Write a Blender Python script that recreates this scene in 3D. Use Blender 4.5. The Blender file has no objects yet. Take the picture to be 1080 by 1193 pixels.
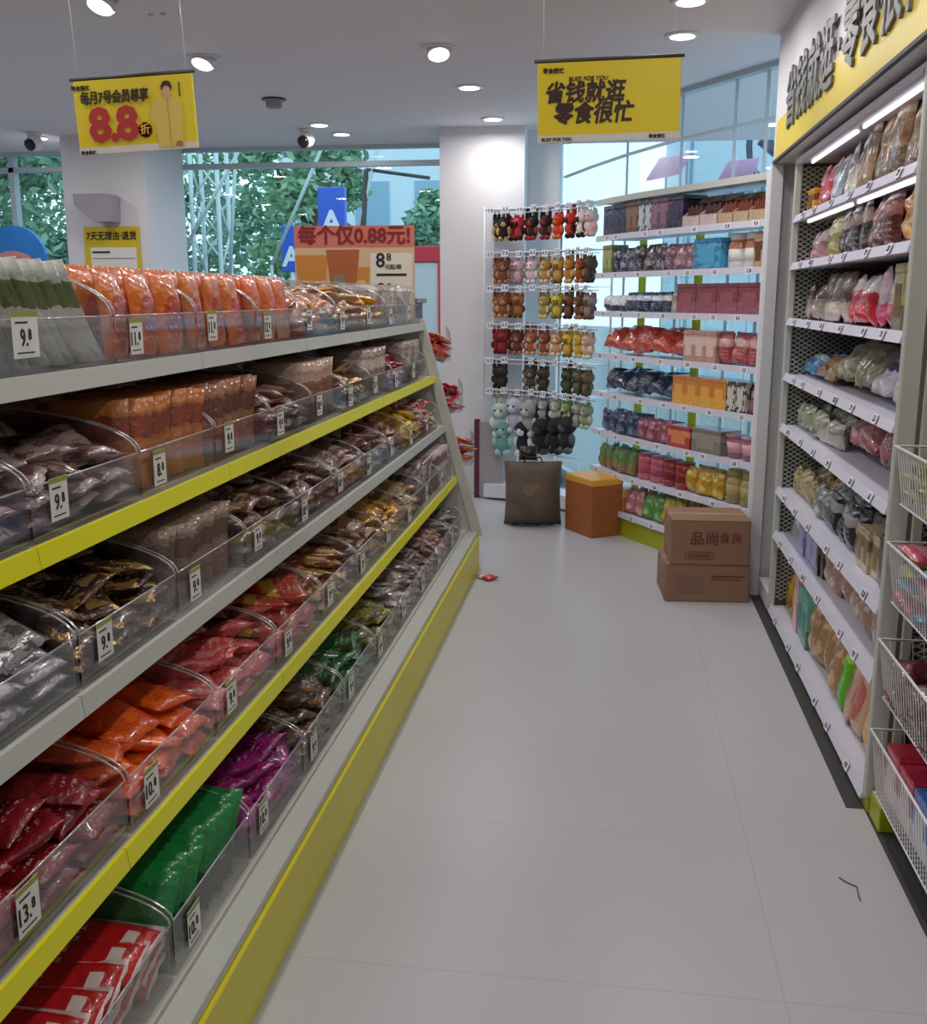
import bpy, math, random
from math import sin, cos, pi, radians, sqrt, atan2
from mathutils import Vector, Matrix, Euler

random.seed(7)
SC = bpy.context.scene
COL = SC.collection

# ---------------------------------------------------------------- camera
cam_d = bpy.data.cameras.new('camera')
cam = bpy.data.objects.new('camera', cam_d)
COL.objects.link(cam)
SC.camera = cam
H = 1.55
YAW, PITCH = 8.235, 11.887
cam.location = (0, 0, H)
cam.rotation_euler = (radians(90 - PITCH), 0, radians(YAW))
cam_d.sensor_fit = 'HORIZONTAL'
cam_d.sensor_width = 36.0
cam_d.lens = 36.0 * 1190 / 1080
cam_d.clip_start = 0.05
cam_d.clip_end = 200

# ---------------------------------------------------------------- colour management, sampling helpers
SC.view_settings.view_transform = 'Standard'
SC.view_settings.look = 'None'
SC.view_settings.exposure = 0.0
SC.view_settings.gamma = 1.0
SC.view_settings.use_curve_mapping = False
SC.cycles.use_denoising = True
SC.cycles.transparent_max_bounces = 32
SC.cycles.max_bounces = 8
SC.cycles.diffuse_bounces = 4
SC.cycles.caustics_reflective = False
SC.cycles.caustics_refractive = False

# ---------------------------------------------------------------- sky and daylight
world = bpy.data.worlds.new('overcast_sky')
SC.world = world
world.use_nodes = True
wn = world.node_tree
wn.nodes['Background'].inputs[0].default_value = (0.58, 0.83, 0.98, 1)
wn.nodes['Background'].inputs[1].default_value = 1.95

# ---------------------------------------------------------------- ceiling lamps: where they are and how strong
LAMP_POWER = 5.4
LAMP_COLOR = (1.0, 0.95, 0.95)
CEIL = 2.8
LAMPS_SEEN = [(-2.2, 4.45, 'tilt', 'round gimbal downlight at the top edge of the ceiling above the left rack'),
              (-2.2, 5.56, 'tilt', 'round tilted downlight right of the red 8.8 hanging banner'),
              (-2.2, 7.75, 'flat', 'flat round downlight beside the middle dome camera'),
              (-2.15, 8.2, 'flat', 'flat round downlight nearest the window behind the middle dome camera'),
              (-4.6, 8.05, 'flat', 'flat round downlight above the left dome camera'),
              (-0.93, 5.52, 'tilt', 'tilted gimbal downlight alone in the middle of the ceiling'),
              (-0.91, 6.54, 'flat', 'flat round downlight left of the yellow slogan banner'),
              (-0.90, 7.68, 'flat', 'flat round downlight just in front of the central column'),
              (0.285, 4.85, 'flat', 'bright round downlight at the ceiling top edge beside the right bulkhead'),
              (0.29, 5.45, 'flat', 'round downlight above the right end of the yellow slogan banner')]
LAMPS_UNSEEN = [(-2.2, 3.3), (-2.2, 2.1), (-2.2, 0.9), (-0.93, 4.4), (-0.93, 3.3), (-0.93, 2.1), (-0.93, 0.9),
                (0.285, 3.8), (0.285, 2.7), (0.285, 1.5), (0.285, 0.4), (-4.6, 6.9), (-4.6, 5.5), (-4.6, 4.1),
                (-4.6, 2.5), (-2.2, -0.6), (0.285, -1.2), (-3.4, 7.2), (-3.4, 4.8)]

# ================================================================ helpers
def lin(c):
    if isinstance(c, str):
        c = c.lstrip('#')
        c = [int(c[i:i + 2], 16) / 255 for i in (0, 2, 4)]
    return tuple((x / 12.92 if x <= 0.04045 else ((x + 0.055) / 1.055) ** 2.4) for x in c) + (1.0,)

MATS = {}
def mat(name, col='#ffffff', rough=0.5, metal=0.0, spec=0.5, emit=None, es=0.0, bump=None, var=None):
    if name in MATS:
        return MATS[name]
    m = bpy.data.materials.new(name)
    m.use_nodes = True
    nt = m.node_tree
    b = nt.nodes['Principled BSDF']
    b.inputs['Base Color'].default_value = lin(col)
    b.inputs['Roughness'].default_value = rough
    b.inputs['Metallic'].default_value = metal
    b.inputs['Specular IOR Level'].default_value = spec
    if emit:
        b.inputs['Emission Color'].default_value = lin(emit)
        b.inputs['Emission Strength'].default_value = es
    if bump or var:
        tc = nt.nodes.new('ShaderNodeTexCoord')
        n = nt.nodes.new('ShaderNodeTexNoise')
        n.inputs['Scale'].default_value = (bump or var)[0]
        n.inputs['Detail'].default_value = 4
        nt.links.new(tc.outputs['Object'], n.inputs['Vector'])
        if bump:
            bp = nt.nodes.new('ShaderNodeBump')
            bp.inputs['Strength'].default_value = bump[1]
            bp.inputs['Distance'].default_value = 0.01
            nt.links.new(n.outputs['Fac'], bp.inputs['Height'])
            nt.links.new(bp.outputs['Normal'], b.inputs['Normal'])
        if var:
            mx = nt.nodes.new('ShaderNodeMix'); mx.data_type = 'RGBA'
            mx.inputs['A'].default_value = lin(col)
            mx.inputs['B'].default_value = lin(var[1])
            nt.links.new(n.outputs['Fac'], mx.inputs['Factor'])
            nt.links.new(mx.outputs['Result'], b.inputs['Base Color'])
    MATS[name] = m
    return m

def clear_mat(name, tint=(0.93, 0.94, 0.95), refl=0.10, milk=0.0, rough=0.06):
    """Thin clear plastic or glass: transparent, with a Fresnel gloss and a little milkiness."""
    if name in MATS:
        return MATS[name]
    m = bpy.data.materials.new(name); m.use_nodes = True
    nt = m.node_tree; nt.nodes.clear()
    out = nt.nodes.new('ShaderNodeOutputMaterial')
    tr = nt.nodes.new('ShaderNodeBsdfTransparent'); tr.inputs[0].default_value = (*tint, 1)
    gl = nt.nodes.new('ShaderNodeBsdfGlossy'); gl.inputs['Roughness'].default_value = rough
    df = nt.nodes.new('ShaderNodeBsdfDiffuse'); df.inputs[0].default_value = (0.8, 0.82, 0.85, 1)
    lw = nt.nodes.new('ShaderNodeLayerWeight'); lw.inputs['Blend'].default_value = 0.25
    ml = nt.nodes.new('ShaderNodeMath'); ml.operation = 'MULTIPLY_ADD'
    ml.inputs[1].default_value = 0.24; ml.inputs[2].default_value = refl
    nt.links.new(lw.outputs['Fresnel'], ml.inputs[0])
    m1 = nt.nodes.new('ShaderNodeMixShader'); m1.inputs[0].default_value = milk
    nt.links.new(tr.outputs[0], m1.inputs[1]); nt.links.new(df.outputs[0], m1.inputs[2])
    m2 = nt.nodes.new('ShaderNodeMixShader')
    nt.links.new(ml.outputs[0], m2.inputs[0])
    nt.links.new(m1.outputs[0], m2.inputs[1]); nt.links.new(gl.outputs[0], m2.inputs[2])
    nt.links.new(m2.outputs[0], out.inputs[0])
    MATS[name] = m
    return m

def pack_mat(base, accent, style='band', rough=0.3, metal=0.0):
    """Printed film: base colour, a block of a second colour, rows of small print and fine crinkles."""
    key = f'film_{base}_{accent}_{style}_{rough}_{metal}'
    if key in MATS:
        return MATS[key]
    m = bpy.data.materials.new('printed_film'); m.use_nodes = True
    nt = m.node_tree; b = nt.nodes['Principled BSDF']
    N, L = nt.nodes.new, nt.links.new
    b.inputs['Roughness'].default_value = rough
    b.inputs['Metallic'].default_value = metal
    b.inputs['Coat Weight'].default_value = 0.7
    b.inputs['Coat Roughness'].default_value = 0.12
    tc = N('ShaderNodeTexCoord'); sp = N('ShaderNodeSeparateXYZ'); L(tc.outputs['Generated'], sp.inputs[0])
    def math(op, a, bv=None, c=None):
        n = N('ShaderNodeMath'); n.operation = op
        for i, v in enumerate((a, bv, c)):
            if v is None: continue
            if isinstance(v, (int, float)): n.inputs[i].default_value = v
            else: L(v, n.inputs[i])
        return n.outputs[0]
    X, Z = sp.outputs['X'], sp.outputs['Z']
    nz = N('ShaderNodeTexNoise'); nz.inputs['Scale'].default_value = 5; L(tc.outputs['Generated'], nz.inputs['Vector'])
    wob = math('MULTIPLY_ADD', nz.outputs['Fac'], 0.14, -0.07)
    Zw = math('ADD', Z, wob)
    if style == 'band':
        mask = math('MULTIPLY', math('GREATER_THAN', Zw, 0.55), math('LESS_THAN', Zw, 0.8))
    elif style == 'window':
        dx = math('MULTIPLY', math('SUBTRACT', X, 0.5), 2.8); dz = math('MULTIPLY', math('SUBTRACT', Zw, 0.42), 3.4)
        mask = math('LESS_THAN', math('ADD', math('MULTIPLY', dx, dx), math('MULTIPLY', dz, dz)), 0.8)
    elif style == 'top':
        mask = math('GREATER_THAN', Zw, 0.66)
    elif style == 'low':
        mask = math('LESS_THAN', Zw, 0.38)
    elif style == 'blotch':
        n2 = N('ShaderNodeTexNoise'); n2.inputs['Scale'].default_value = 3.5; n2.inputs['Detail'].default_value = 3
        L(tc.outputs['Generated'], n2.inputs['Vector'])
        mask = math('GREATER_THAN', n2.outputs['Fac'], 0.54)
    elif style == 'label':
        lab_ = math('MULTIPLY', math('MULTIPLY', math('GREATER_THAN', X, 0.30), math('LESS_THAN', X, 0.62)),
                    math('MULTIPLY', math('GREATER_THAN', Z, 0.76), math('LESS_THAN', Z, 0.86)))
        mask = math('MAXIMUM', lab_, math('MAXIMUM', math('LESS_THAN', X, 0.10), math('GREATER_THAN', Z, 0.97)))
    else:
        mask = math('MULTIPLY', math('LESS_THAN', X, 0.62), math('LESS_THAN', Zw, 0.5))
    mx = N('ShaderNodeMix'); mx.data_type = 'RGBA'
    mx.inputs['A'].default_value = lin(base); mx.inputs['B'].default_value = lin(accent); L(mask, mx.inputs['Factor'])
    # rows of small print
    rows = math('GREATER_THAN', math('FRACT', math('MULTIPLY', Z, 9.0)), 0.6)
    vo = N('ShaderNodeTexNoise'); vo.inputs['Scale'].default_value = 22; L(tc.outputs['Generated'], vo.inputs['Vector'])
    ink = math('MULTIPLY', rows, math('GREATER_THAN', vo.outputs['Fac'], 0.55))
    box = math('MULTIPLY', math('MULTIPLY', math('GREATER_THAN', X, 0.2), math('LESS_THAN', X, 0.8)),
               math('MULTIPLY', math('GREATER_THAN', Z, 0.12), math('LESS_THAN', Z, 0.5)))
    ink = math('MULTIPLY', math('MULTIPLY', ink, box), 0.55)
    mx2 = N('ShaderNodeMix'); mx2.data_type = 'RGBA'
    L(mx.outputs['Result'], mx2.inputs['A'])
    r, g, bl, _ = lin(base)
    mx2.inputs['B'].default_value = (0.75, 0.72, 0.68, 1) if (r + g + bl) < 0.75 else (0.12, 0.07, 0.06, 1)
    L(ink, mx2.inputs['Factor'])
    L(mx2.outputs['Result'], b.inputs['Base Color'])
    bn = N('ShaderNodeTexNoise'); bn.inputs['Scale'].default_value = 26; bn.inputs['Detail'].default_value = 3
    L(tc.outputs['Object'], bn.inputs['Vector'])
    bp = N('ShaderNodeBump'); bp.inputs['Strength'].default_value = 0.8; bp.inputs['Distance'].default_value = 0.014
    L(bn.outputs['Fac'], bp.inputs['Height']); L(bp.outputs['Normal'], b.inputs['Normal'])
    MATS[key] = m
    return m

class MB:
    """Collects faces, then links them as one mesh object."""
    def __init__(s):
        s.v, s.f, s.m, s.sm = [], [], [], []
    def add(s, vs, fs, mi=0, smooth=False):
        o = len(s.v)
        s.v += [tuple(p) for p in vs]
        for f in fs:
            s.f.append(tuple(i + o for i in f)); s.m.append(mi); s.sm.append(smooth)
        return s
    def box(s, a, b, mi=0, ch=0.0):
        (x0, y0, z0), (x1, y1, z1) = a, b
        if ch <= 0:
            vs = [(x0, y0, z0), (x1, y0, z0), (x1, y1, z0), (x0, y1, z0), (x0, y0, z1), (x1, y0, z1), (x1, y1, z1), (x0, y1, z1)]
            return s.add(vs, [(3, 2, 1, 0), (4, 5, 6, 7), (0, 1, 5, 4), (1, 2, 6, 5), (2, 3, 7, 6), (3, 0, 4, 7)], mi)
        c = min(ch, (x1 - x0) * .45, (y1 - y0) * .45, (z1 - z0) * .45)
        vs = []
        for z, k in ((z0, c), (z0 + c, 0), (z1 - c, 0), (z1, c)):
            q = k
            for (px, py) in ((x0 + c, y0 + q), (x1 - c, y0 + q), (x1 - q, y0 + c), (x1 - q, y1 - c), (x1 - c, y1 - q), (x0 + c, y1 - q), (x0 + q, y1 - c), (x0 + q, y0 + c)):
                vs.append((px, py, z))
        fs = [tuple(range(7, -1, -1)), tuple(range(24, 32))]
        for l in range(3):
            for i in range(8):
                fs.append((l * 8 + i, l * 8 + (i + 1) % 8, l * 8 + 8 + (i + 1) % 8, l * 8 + 8 + i))
        return s.add(vs, fs, mi)
    def prism(s, poly, axis, a, b, mi=0):
        """poly in the two other axes, swept from a to b along axis (0,1,2)."""
        n = len(poly)
        def P(p, t):
            return [(t, p[0], p[1]), (p[0], t, p[1]), (p[0], p[1], t)][axis]
        vs = [P(p, a) for p in poly] + [P(p, b) for p in poly]
        fs = [tuple(range(n - 1, -1, -1)), tuple(range(n, 2 * n))] + [(i, (i + 1) % n, n + (i + 1) % n, n + i) for i in range(n)]
        return s.add(vs, fs, mi)
    def tube(s, pts, r, seg=6, mi=0, closed=False, cap=True):
        pts = [Vector(p) for p in pts]
        n = len(pts); rings = []
        for i, p in enumerate(pts):
            a = pts[(i - 1) % n] if (closed or i > 0) else p
            c = pts[(i + 1) % n] if (closed or i < n - 1) else p
            t = (c - a).normalized()
            u = t.cross(Vector((0, 0, 1)))
            if u.length < 1e-3: u = t.cross(Vector((0, 1, 0)))
            u.normalize(); w = t.cross(u)
            rr = r[i] if isinstance(r, (list, tuple)) else r
            rings.append([p + (u * cos(2 * pi * k / seg) + w * sin(2 * pi * k / seg)) * rr for k in range(seg)])
        vs = [q for R in rings for q in R]; fs = []
        for i in range(n if closed else n - 1):
            j = (i + 1) % n
            for k in range(seg):
                fs.append((i * seg + k, i * seg + (k + 1) % seg, j * seg + (k + 1) % seg, j * seg + k))
        if cap and not closed:
            fs += [tuple(range(seg - 1, -1, -1)), tuple(range((n - 1) * seg, n * seg))]
        return s.add(vs, fs, mi, True)
    def lathe(s, prof, seg=20, c=(0, 0, 0), mi=0, smooth=True):
        vs = []; n = len(prof)
        for (r, z) in prof:
            for k in range(seg):
                vs.append((c[0] + r * cos(2 * pi * k / seg), c[1] + r * sin(2 * pi * k / seg), c[2] + z))
        fs = []
        for i in range(n - 1):
            for k in range(seg):
                fs.append((i * seg + k, i * seg + (k + 1) % seg, (i + 1) * seg + (k + 1) % seg, (i + 1) * seg + k))
        if prof[0][0] > 1e-6: fs.append(tuple(range(seg - 1, -1, -1)))
        if prof[-1][0] > 1e-6: fs.append(tuple(range((n - 1) * seg, n * seg)))
        return s.add(vs, fs, mi, smooth)
    def ball(s, c, r, mi=0, seg=12, rings=8):
        if isinstance(r, (int, float)): r = (r, r, r)
        vs, fs = [], []
        for i in range(rings + 1):
            t = pi * i / rings
            for k in range(seg):
                p = 2 * pi * k / seg
                vs.append((c[0] + r[0] * sin(t) * cos(p), c[1] + r[1] * sin(t) * sin(p), c[2] - r[2] * cos(t)))
        for i in range(rings):
            for k in range(seg):
                fs.append((i * seg + k, i * seg + (k + 1) % seg, (i + 1) * seg + (k + 1) % seg, (i + 1) * seg + k))
        return s.add(vs, fs, mi, True)
    def strip(s, poly, off0, off1, z0, z1, mi=0):
        """A slab along a plan polyline: from offset off0 to off1 of its normal, z0..z1."""
        A, B = offset(poly, off0), offset(poly, off1)
        n = len(poly); vs = []
        for i in range(n):
            vs += [(*A[i], z0), (*B[i], z0), (*B[i], z1), (*A[i], z1)]
        fs = [(0, 1, 2, 3), tuple(4 * (n - 1) + k for k in (3, 2, 1, 0))]
        for i in range(n - 1):
            for k in range(4):
                fs.append((4 * i + k, 4 * i + 4 + k, 4 * i + 4 + (k + 1) % 4, 4 * i + (k + 1) % 4))
        return s.add(vs, fs, mi)
    def mesh(s, name, mats):
        me = bpy.data.meshes.new(name)
        me.from_pydata(s.v, [], s.f)
        for m in (mats if isinstance(mats, (list, tuple)) else [mats]): me.materials.append(m)
        me.polygons.foreach_set('material_index', s.m)
        me.polygons.foreach_set('use_smooth', s.sm)
        me.update()
        return me
    def build(s, name, mats, parent=None, loc=None, rot=None):
        return obj(name, s.mesh(name, mats), parent, loc, rot)

def obj(name, data, parent=None, loc=None, rot=None):
    o = bpy.data.objects.new(name, data)
    COL.objects.link(o)
    if parent: o.parent = parent
    if loc: o.location = loc
    if rot: o.rotation_euler = rot
    return o

def tag(o, label, cat, group=None):
    o['label'] = label; o['category'] = cat
    if group: o['group'] = group
    return o

def thing(name, label, cat, loc=(0, 0, 0), rz=0.0, group=None):
    o = obj(name, None, None, loc, (0, 0, rz))
    o.empty_display_size = 0.05
    return tag(o, label, cat, group)

def struct(o):
    o['kind'] = 'structure'
    return o

def copy_tree(o, parent=None):
    c = o.copy(); COL.objects.link(c)
    if parent: c.parent = parent
    for ch in list(o.children): copy_tree(ch, c)
    return c

def offset(poly, d):
    """Offset a plan polyline to its right-hand side (seen walking along it)."""
    out = []
    n = len(poly)
    for i in range(n):
        a = Vector(poly[max(i - 1, 0)]); b = Vector(poly[i]); c = Vector(poly[min(i + 1, n - 1)])
        n1 = (b - a); n2 = (c - b)
        ns = []
        for q in (n1, n2):
            if q.length > 1e-9: q = q.normalized(); ns.append(Vector((q.y, -q.x)))
        m = sum(ns, Vector((0, 0))).normalized()
        k = 1.0 / max(0.5, m.dot(ns[0]))
        out.append((b.x + m.x * d * k, b.y + m.y * d * k))
    return out

TEXTS = {}
def text(name, s, size, m, parent, loc, rot, bold=0.0, depth=0.0005, align='CENTER', shear=0.0, sx=1.0):
    key = (s, size, m.name, bold, depth, align, shear, sx)
    if key not in TEXTS:
        cu = bpy.data.curves.new(name, 'FONT')
        cu.body = s; cu.size = size; cu.offset = 0; cu.extrude = depth
        cu.align_x = align; cu.align_y = 'CENTER'; cu.shear = shear
        cu.resolution_u = 2
        tmp = bpy.data.objects.new('lettering', cu)
        COL.objects.link(tmp)
        bpy.context.view_layer.update()
        me = bpy.data.meshes.new_from_object(tmp.evaluated_get(bpy.context.evaluated_depsgraph_get()))
        bpy.data.objects.remove(tmp); bpy.data.curves.remove(cu)
        if bold > size * .012:
            # heavy lettering: every stroke drawn again a little to each side
            vs = [tuple(v.co) for v in me.vertices]; fs = [tuple(p.vertices) for p in me.polygons]
            hv = MB()
            rings = [(0, 0)] + [(bold * cos(k * pi / 4), bold * sin(k * pi / 4)) for k in range(8)] if size < .1 else [(0, 0)] + [(bold * cos(k * pi / 8), bold * sin(k * pi / 8)) for k in range(16)]
            for n_, (dx, dy) in enumerate(rings):
                hv.add([(x + dx, y + dy, z + n_ * 2e-5) for x, y, z in vs], fs)
            me = hv.mesh(name, m)
        me.materials.clear(); me.materials.append(m)
        for v in me.vertices: v.co.x *= sx
        TEXTS[key] = me
    return obj(name, TEXTS[key], parent, loc, rot)

FACE_CAM = (pi / 2, 0, 0)            # reads towards -Y
FACE_RIGHT = (pi / 2, 0, pi / 2)     # reads towards +X
FACE_LEFT = (pi / 2, 0, -pi / 2)     # reads towards -X

# common materials
M_white = mat('white_paint', '#d9d8da', 0.6, bump=(60, .05))
M_ceiling = mat('ceiling_paint', '#dedbe0', 0.8)
M_steel = mat('white_steel', '#d6d7dc', 0.35)
M_steel_grey = mat('grey_green_steel', '#b9bdb4', 0.4)
M_rack = mat('olive_white_steel', '#c3c4b8', 0.42)
M_yellow = mat('acid_yellow_rail', '#dedc08', 0.35)
M_plinth = mat('mustard_yellow_plinth', '#d8d022', 0.36, var=(2.0, '#cdc424'))
M_lime = mat('lime_plinth', '#a3a818', 0.4)
M_dark = mat('dark_grey', '#3b3b39', 0.6)
M_black = mat('black_plastic', '#141416', 0.3)
M_ink = mat('black_ink', '#1a1614', 0.6)
M_brownink = mat('brown_black_ink', '#2c1208', 0.6)
M_paper = mat('tag_paper', '#dcdcd6', 0.6)
M_wire = mat('white_wire', '#e2e2e4', 0.3)
M_clear = clear_mat('clear_plastic', (0.95, 0.95, 0.955), 0.012, 0.010)
M_edge = clear_mat('clear_plastic_edge', (0.80, 0.82, 0.83), 0.25, 0.42, 0.15)
M_glass = clear_mat('window_glass', (0.95, 0.975, 0.985), 0.02, 0.0, 0.0)
# ================================================================ the room
M_floor = bpy.data.materials.new('pale_floor_tile'); M_floor.use_nodes = True
nt = M_floor.node_tree; b = nt.nodes['Principled BSDF']
b.inputs['Roughness'].default_value = 0.33
b.inputs['Specular IOR Level'].default_value = 0.35
tc = nt.nodes.new('ShaderNodeTexCoord'); sp = nt.nodes.new('ShaderNodeSeparateXYZ')
nt.links.new(tc.outputs['Object'], sp.inputs[0])
def _joint(sock, off, pitch, w):
    a = nt.nodes.new('ShaderNodeMath'); a.operation = 'SUBTRACT'; nt.links.new(sock, a.inputs[0]); a.inputs[1].default_value = off - 100 * pitch
    d = nt.nodes.new('ShaderNodeMath'); d.operation = 'DIVIDE'; nt.links.new(a.outputs[0], d.inputs[0]); d.inputs[1].default_value = pitch
    f = nt.nodes.new('ShaderNodeMath'); f.operation = 'FRACT'; nt.links.new(d.outputs[0], f.inputs[0])
    l = nt.nodes.new('ShaderNodeMath'); l.operation = 'LESS_THAN'; nt.links.new(f.outputs[0], l.inputs[0]); l.inputs[1].default_value = w / pitch
    return l.outputs[0]
jx = _joint(sp.outputs['X'], 0.425, 1.4, 0.0022); jy = _joint(sp.outputs['Y'], 2.10, 0.70, 0.0022)
mxj = nt.nodes.new('ShaderNodeMath'); mxj.operation = 'MAXIMUM'; nt.links.new(jx, mxj.inputs[0]); nt.links.new(jy, mxj.inputs[1])
nz = nt.nodes.new('ShaderNodeTexNoise'); nz.inputs['Scale'].default_value = 1.3; nz.inputs['Detail'].default_value = 5
nt.links.new(tc.outputs['Object'], nz.inputs['Vector'])
m1 = nt.nodes.new('ShaderNodeMix'); m1.data_type = 'RGBA'
m1.inputs['A'].default_value = lin('#b4b4b7'); m1.inputs['B'].default_value = lin('#bdbdc0')
nt.links.new(nz.outputs['Fac'], m1.inputs['Factor'])
m2 = nt.nodes.new('ShaderNodeMix'); m2.data_type = 'RGBA'; m2.inputs['B'].default_value = lin('#a3a2a4')
nt.links.new(mxj.outputs[0], m2.inputs['Factor']); nt.links.new(m1.outputs['Result'], m2.inputs['A'])
nt.links.new(m2.outputs['Result'], b.inputs['Base Color'])

struct(MB().box((-6.6, -2.2, -0.06), (1.5, 9.0, 0)).build('floor', M_floor))
struct(MB().box((-6.6, -2.2, CEIL), (1.5, 9.0, CEIL + 0.06)).build('ceiling', M_ceiling))
struct(MB().box((-6.7, -2.2, 0), (-6.6, 9.0, CEIL)).build('wall_left', M_white))
struct(MB().box((-6.6, -2.3, 0), (1.5, -2.2, CEIL)).build('wall_near', M_white))
struct(MB().box((1.28, -2.2, 0), (1.38, 5.5, CEIL)).build('wall_right', M_white))
# bulkhead over the right shelves
struct(MB().box((0.762, -2.2, 2.19), (1.28, 5.5, CEIL)).build('wall_bulkhead', M_white))
struct(MB().box((0.745, 5.40, 0), (0.80, 5.5, 2.19)).build('wall_end_post', M_white))
struct(MB().box((0.80, 5.46, 0), (1.28, 5.5, 2.19)).build('wall_end', M_white))
struct(MB().box((0.757, 3.05, 0.0005), (1.27, 5.38, 0.003)).box((0.81, 0.2, 0.0005), (1.27, 3.05, 0.003)).build('floor_shade_strip', M_dark))  # dark strips laid on the floor as shade under the shelf and basket overhang
# columns
struct(MB().box((-1.34, 8.0, 0), (-0.695, 8.75, CEIL)).build('wall_column', M_white))
struct(MB().box((-0.695, 8.25, 0), (-0.45, 8.75, CEIL)).build('wall_column_return', M_white))
struct(MB().box((-4.40, 8.0, 0), (-3.70, 8.75, CEIL)).build('wall_column_left', M_white))

M_frame = mat('window_frame_aluminium', '#b9c6cc', 0.45)
# back windows: sill wall, frame, pane
def window_back(n, x0, x1, mull):
    fr = MB()
    y0, y1 = 8.80, 8.88
    fr.box((x0, y0, 0.0), (x1, y1, 0.25)).box((x0, y0, CEIL - 0.03), (x1, y1, CEIL)).box((x0, y0, 2.63), (x1, y1, 2.67))
    for x in [x0, *mull, x1 - 0.05]:
        fr.box((x, y0, 0.25), (x + 0.05, y1, CEIL - 0.03))
    o = struct(fr.build(f'window_{n}', M_frame))
    MB().box((x0, 8.835, 0.25), (x1, 8.841, CEIL - 0.03)).build('window_pane', M_glass, o)
window_back(1, -6.6, -4.1, [-5.35])
window_back(2, -4.0, -1.1, [])
# curved glass front on the right
GL = [(1.45, 5.20), (0.804, 6.153), (0.385, 6.808), (0.06, 7.50), (-0.20, 8.15), (-0.43, 8.80)]
o = struct(MB().strip(GL, -0.03, 0.03, 0.0, 0.12).strip(GL, -0.03, 0.03, 2.77, 2.8).strip(GL, -0.012, 0.012, 2.505, 2.52).build('window_3', M_frame))
MB().strip(GL, -0.004, 0.004, 0.12, 2.77).build('window_pane', M_glass, o)
mu = MB()
for (x, y) in GL[1:4] + [(0.66, 6.38)]:
    mu.box((x - 0.008, y - 0.015, 0.12), (x + 0.008, y + 0.015, 2.77))
mu.build('window_mullion', M_frame, o)

# ---------------------------------------------------------------- lamps
M_lampwhite = mat('lamp_trim', '#d8d8d8', 0.4)
M_lamplit = mat('lamp_lit_face', '#ffffff', 0.5, emit='#fff6f0', es=5.0)
def lamp_light(x, y):
    ld = bpy.data.lights.new('downlight_light', 'AREA')
    ld.shape = 'DISK'; ld.size = 0.14; ld.energy = LAMP_POWER; ld.color = LAMP_COLOR
    lo = bpy.data.objects.new('downlight_light', ld); COL.objects.link(lo)
    lo.location = (x, y, CEIL - 0.055)
for (x, y, kind, lab) in LAMPS_SEEN:
    t = thing('downlight', lab, 'ceiling lamp', (x, y, CEIL), 0, 'ceiling downlights')
    MB().lathe([(0.062, 0.0), (0.088, 0.0), (0.088, -0.006), (0.062, -0.010), (0.060, -0.002)], 28).build('trim_ring', M_lampwhite, t)
    if kind == 'flat':
        MB().lathe([(0.0, -0.012), (0.060, -0.011), (0.064, -0.004)], 28).build('lit_face', M_lamplit, t)
    else:
        h = MB().lathe([(0.056, -0.01), (0.060, -0.040), (0.054, -0.047)], 24).build('gimbal_housing', M_lampwhite, t)
        d = MB().lathe([(0.0, -0.0475), (0.054, -0.047)], 24).build('lit_face', M_lamplit, t)
        s = 1 if x < -1.5 else -1
        for q in (h, d): q.rotation_euler = (radians(-24), radians(9 * s), 0)
    lamp_light(x, y)
for (x, y) in LAMPS_UNSEEN:
    lamp_light(x, y)

# smoke detector, cameras
t = thing('smoke_detector', 'grey cylindrical smoke detector on the ceiling', 'smoke detector', (-2.21, 6.74, CEIL))
MB().lathe([(0.075, 0), (0.075, -0.012), (0.055, -0.014), (0.052, -0.05), (0.04, -0.058), (0, -0.058)], 24).build('body', mat('grey_plastic', '#8f8d8c', .5), t)
MB().lathe([(0.078, -0.001), (0.078, -0.010), (0.074, -0.012)], 24).build('base_ring', M_dark, t)
for (x, y, lab) in ((-4.50, 7.80, 'white dome camera with black lens below the far left downlight'), (-2.36, 7.95, 'white dome camera with black lens beside two ceiling downlights')):
    t = thing('security_camera', lab, 'security camera', (x, y, CEIL), 0)
    MB().lathe([(0.055, 0), (0.055, -0.02), (0.045, -0.025)], 20).build('mount', M_lampwhite, t)
    MB().ball((0, 0, -0.075), 0.062, seg=18, rings=12).build('dome_body', mat('camera_shell', '#e4e4e6', .3), t)
    l = MB().lathe([(0.045, 0.03), (0.045, 0.064), (0.036, 0.072), (0.0, 0.073)], 20).build('lens', M_black, t, (0, 0, -0.075))
    l.rotation_euler = (radians(115), 0, radians(-15))
t = thing('sprinkler_head', 'tiny pair of sprinkler nubs on the ceiling near the left banner', 'sprinkler', (-2.08, 4.72, CEIL))
for dx in (-0.03, 0.03):
    MB().lathe([(0.012, 0), (0.012, -0.012), (0.0, -0.014)], 10, (dx, 0, 0)).build('nub', M_lampwhite, t)

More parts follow.
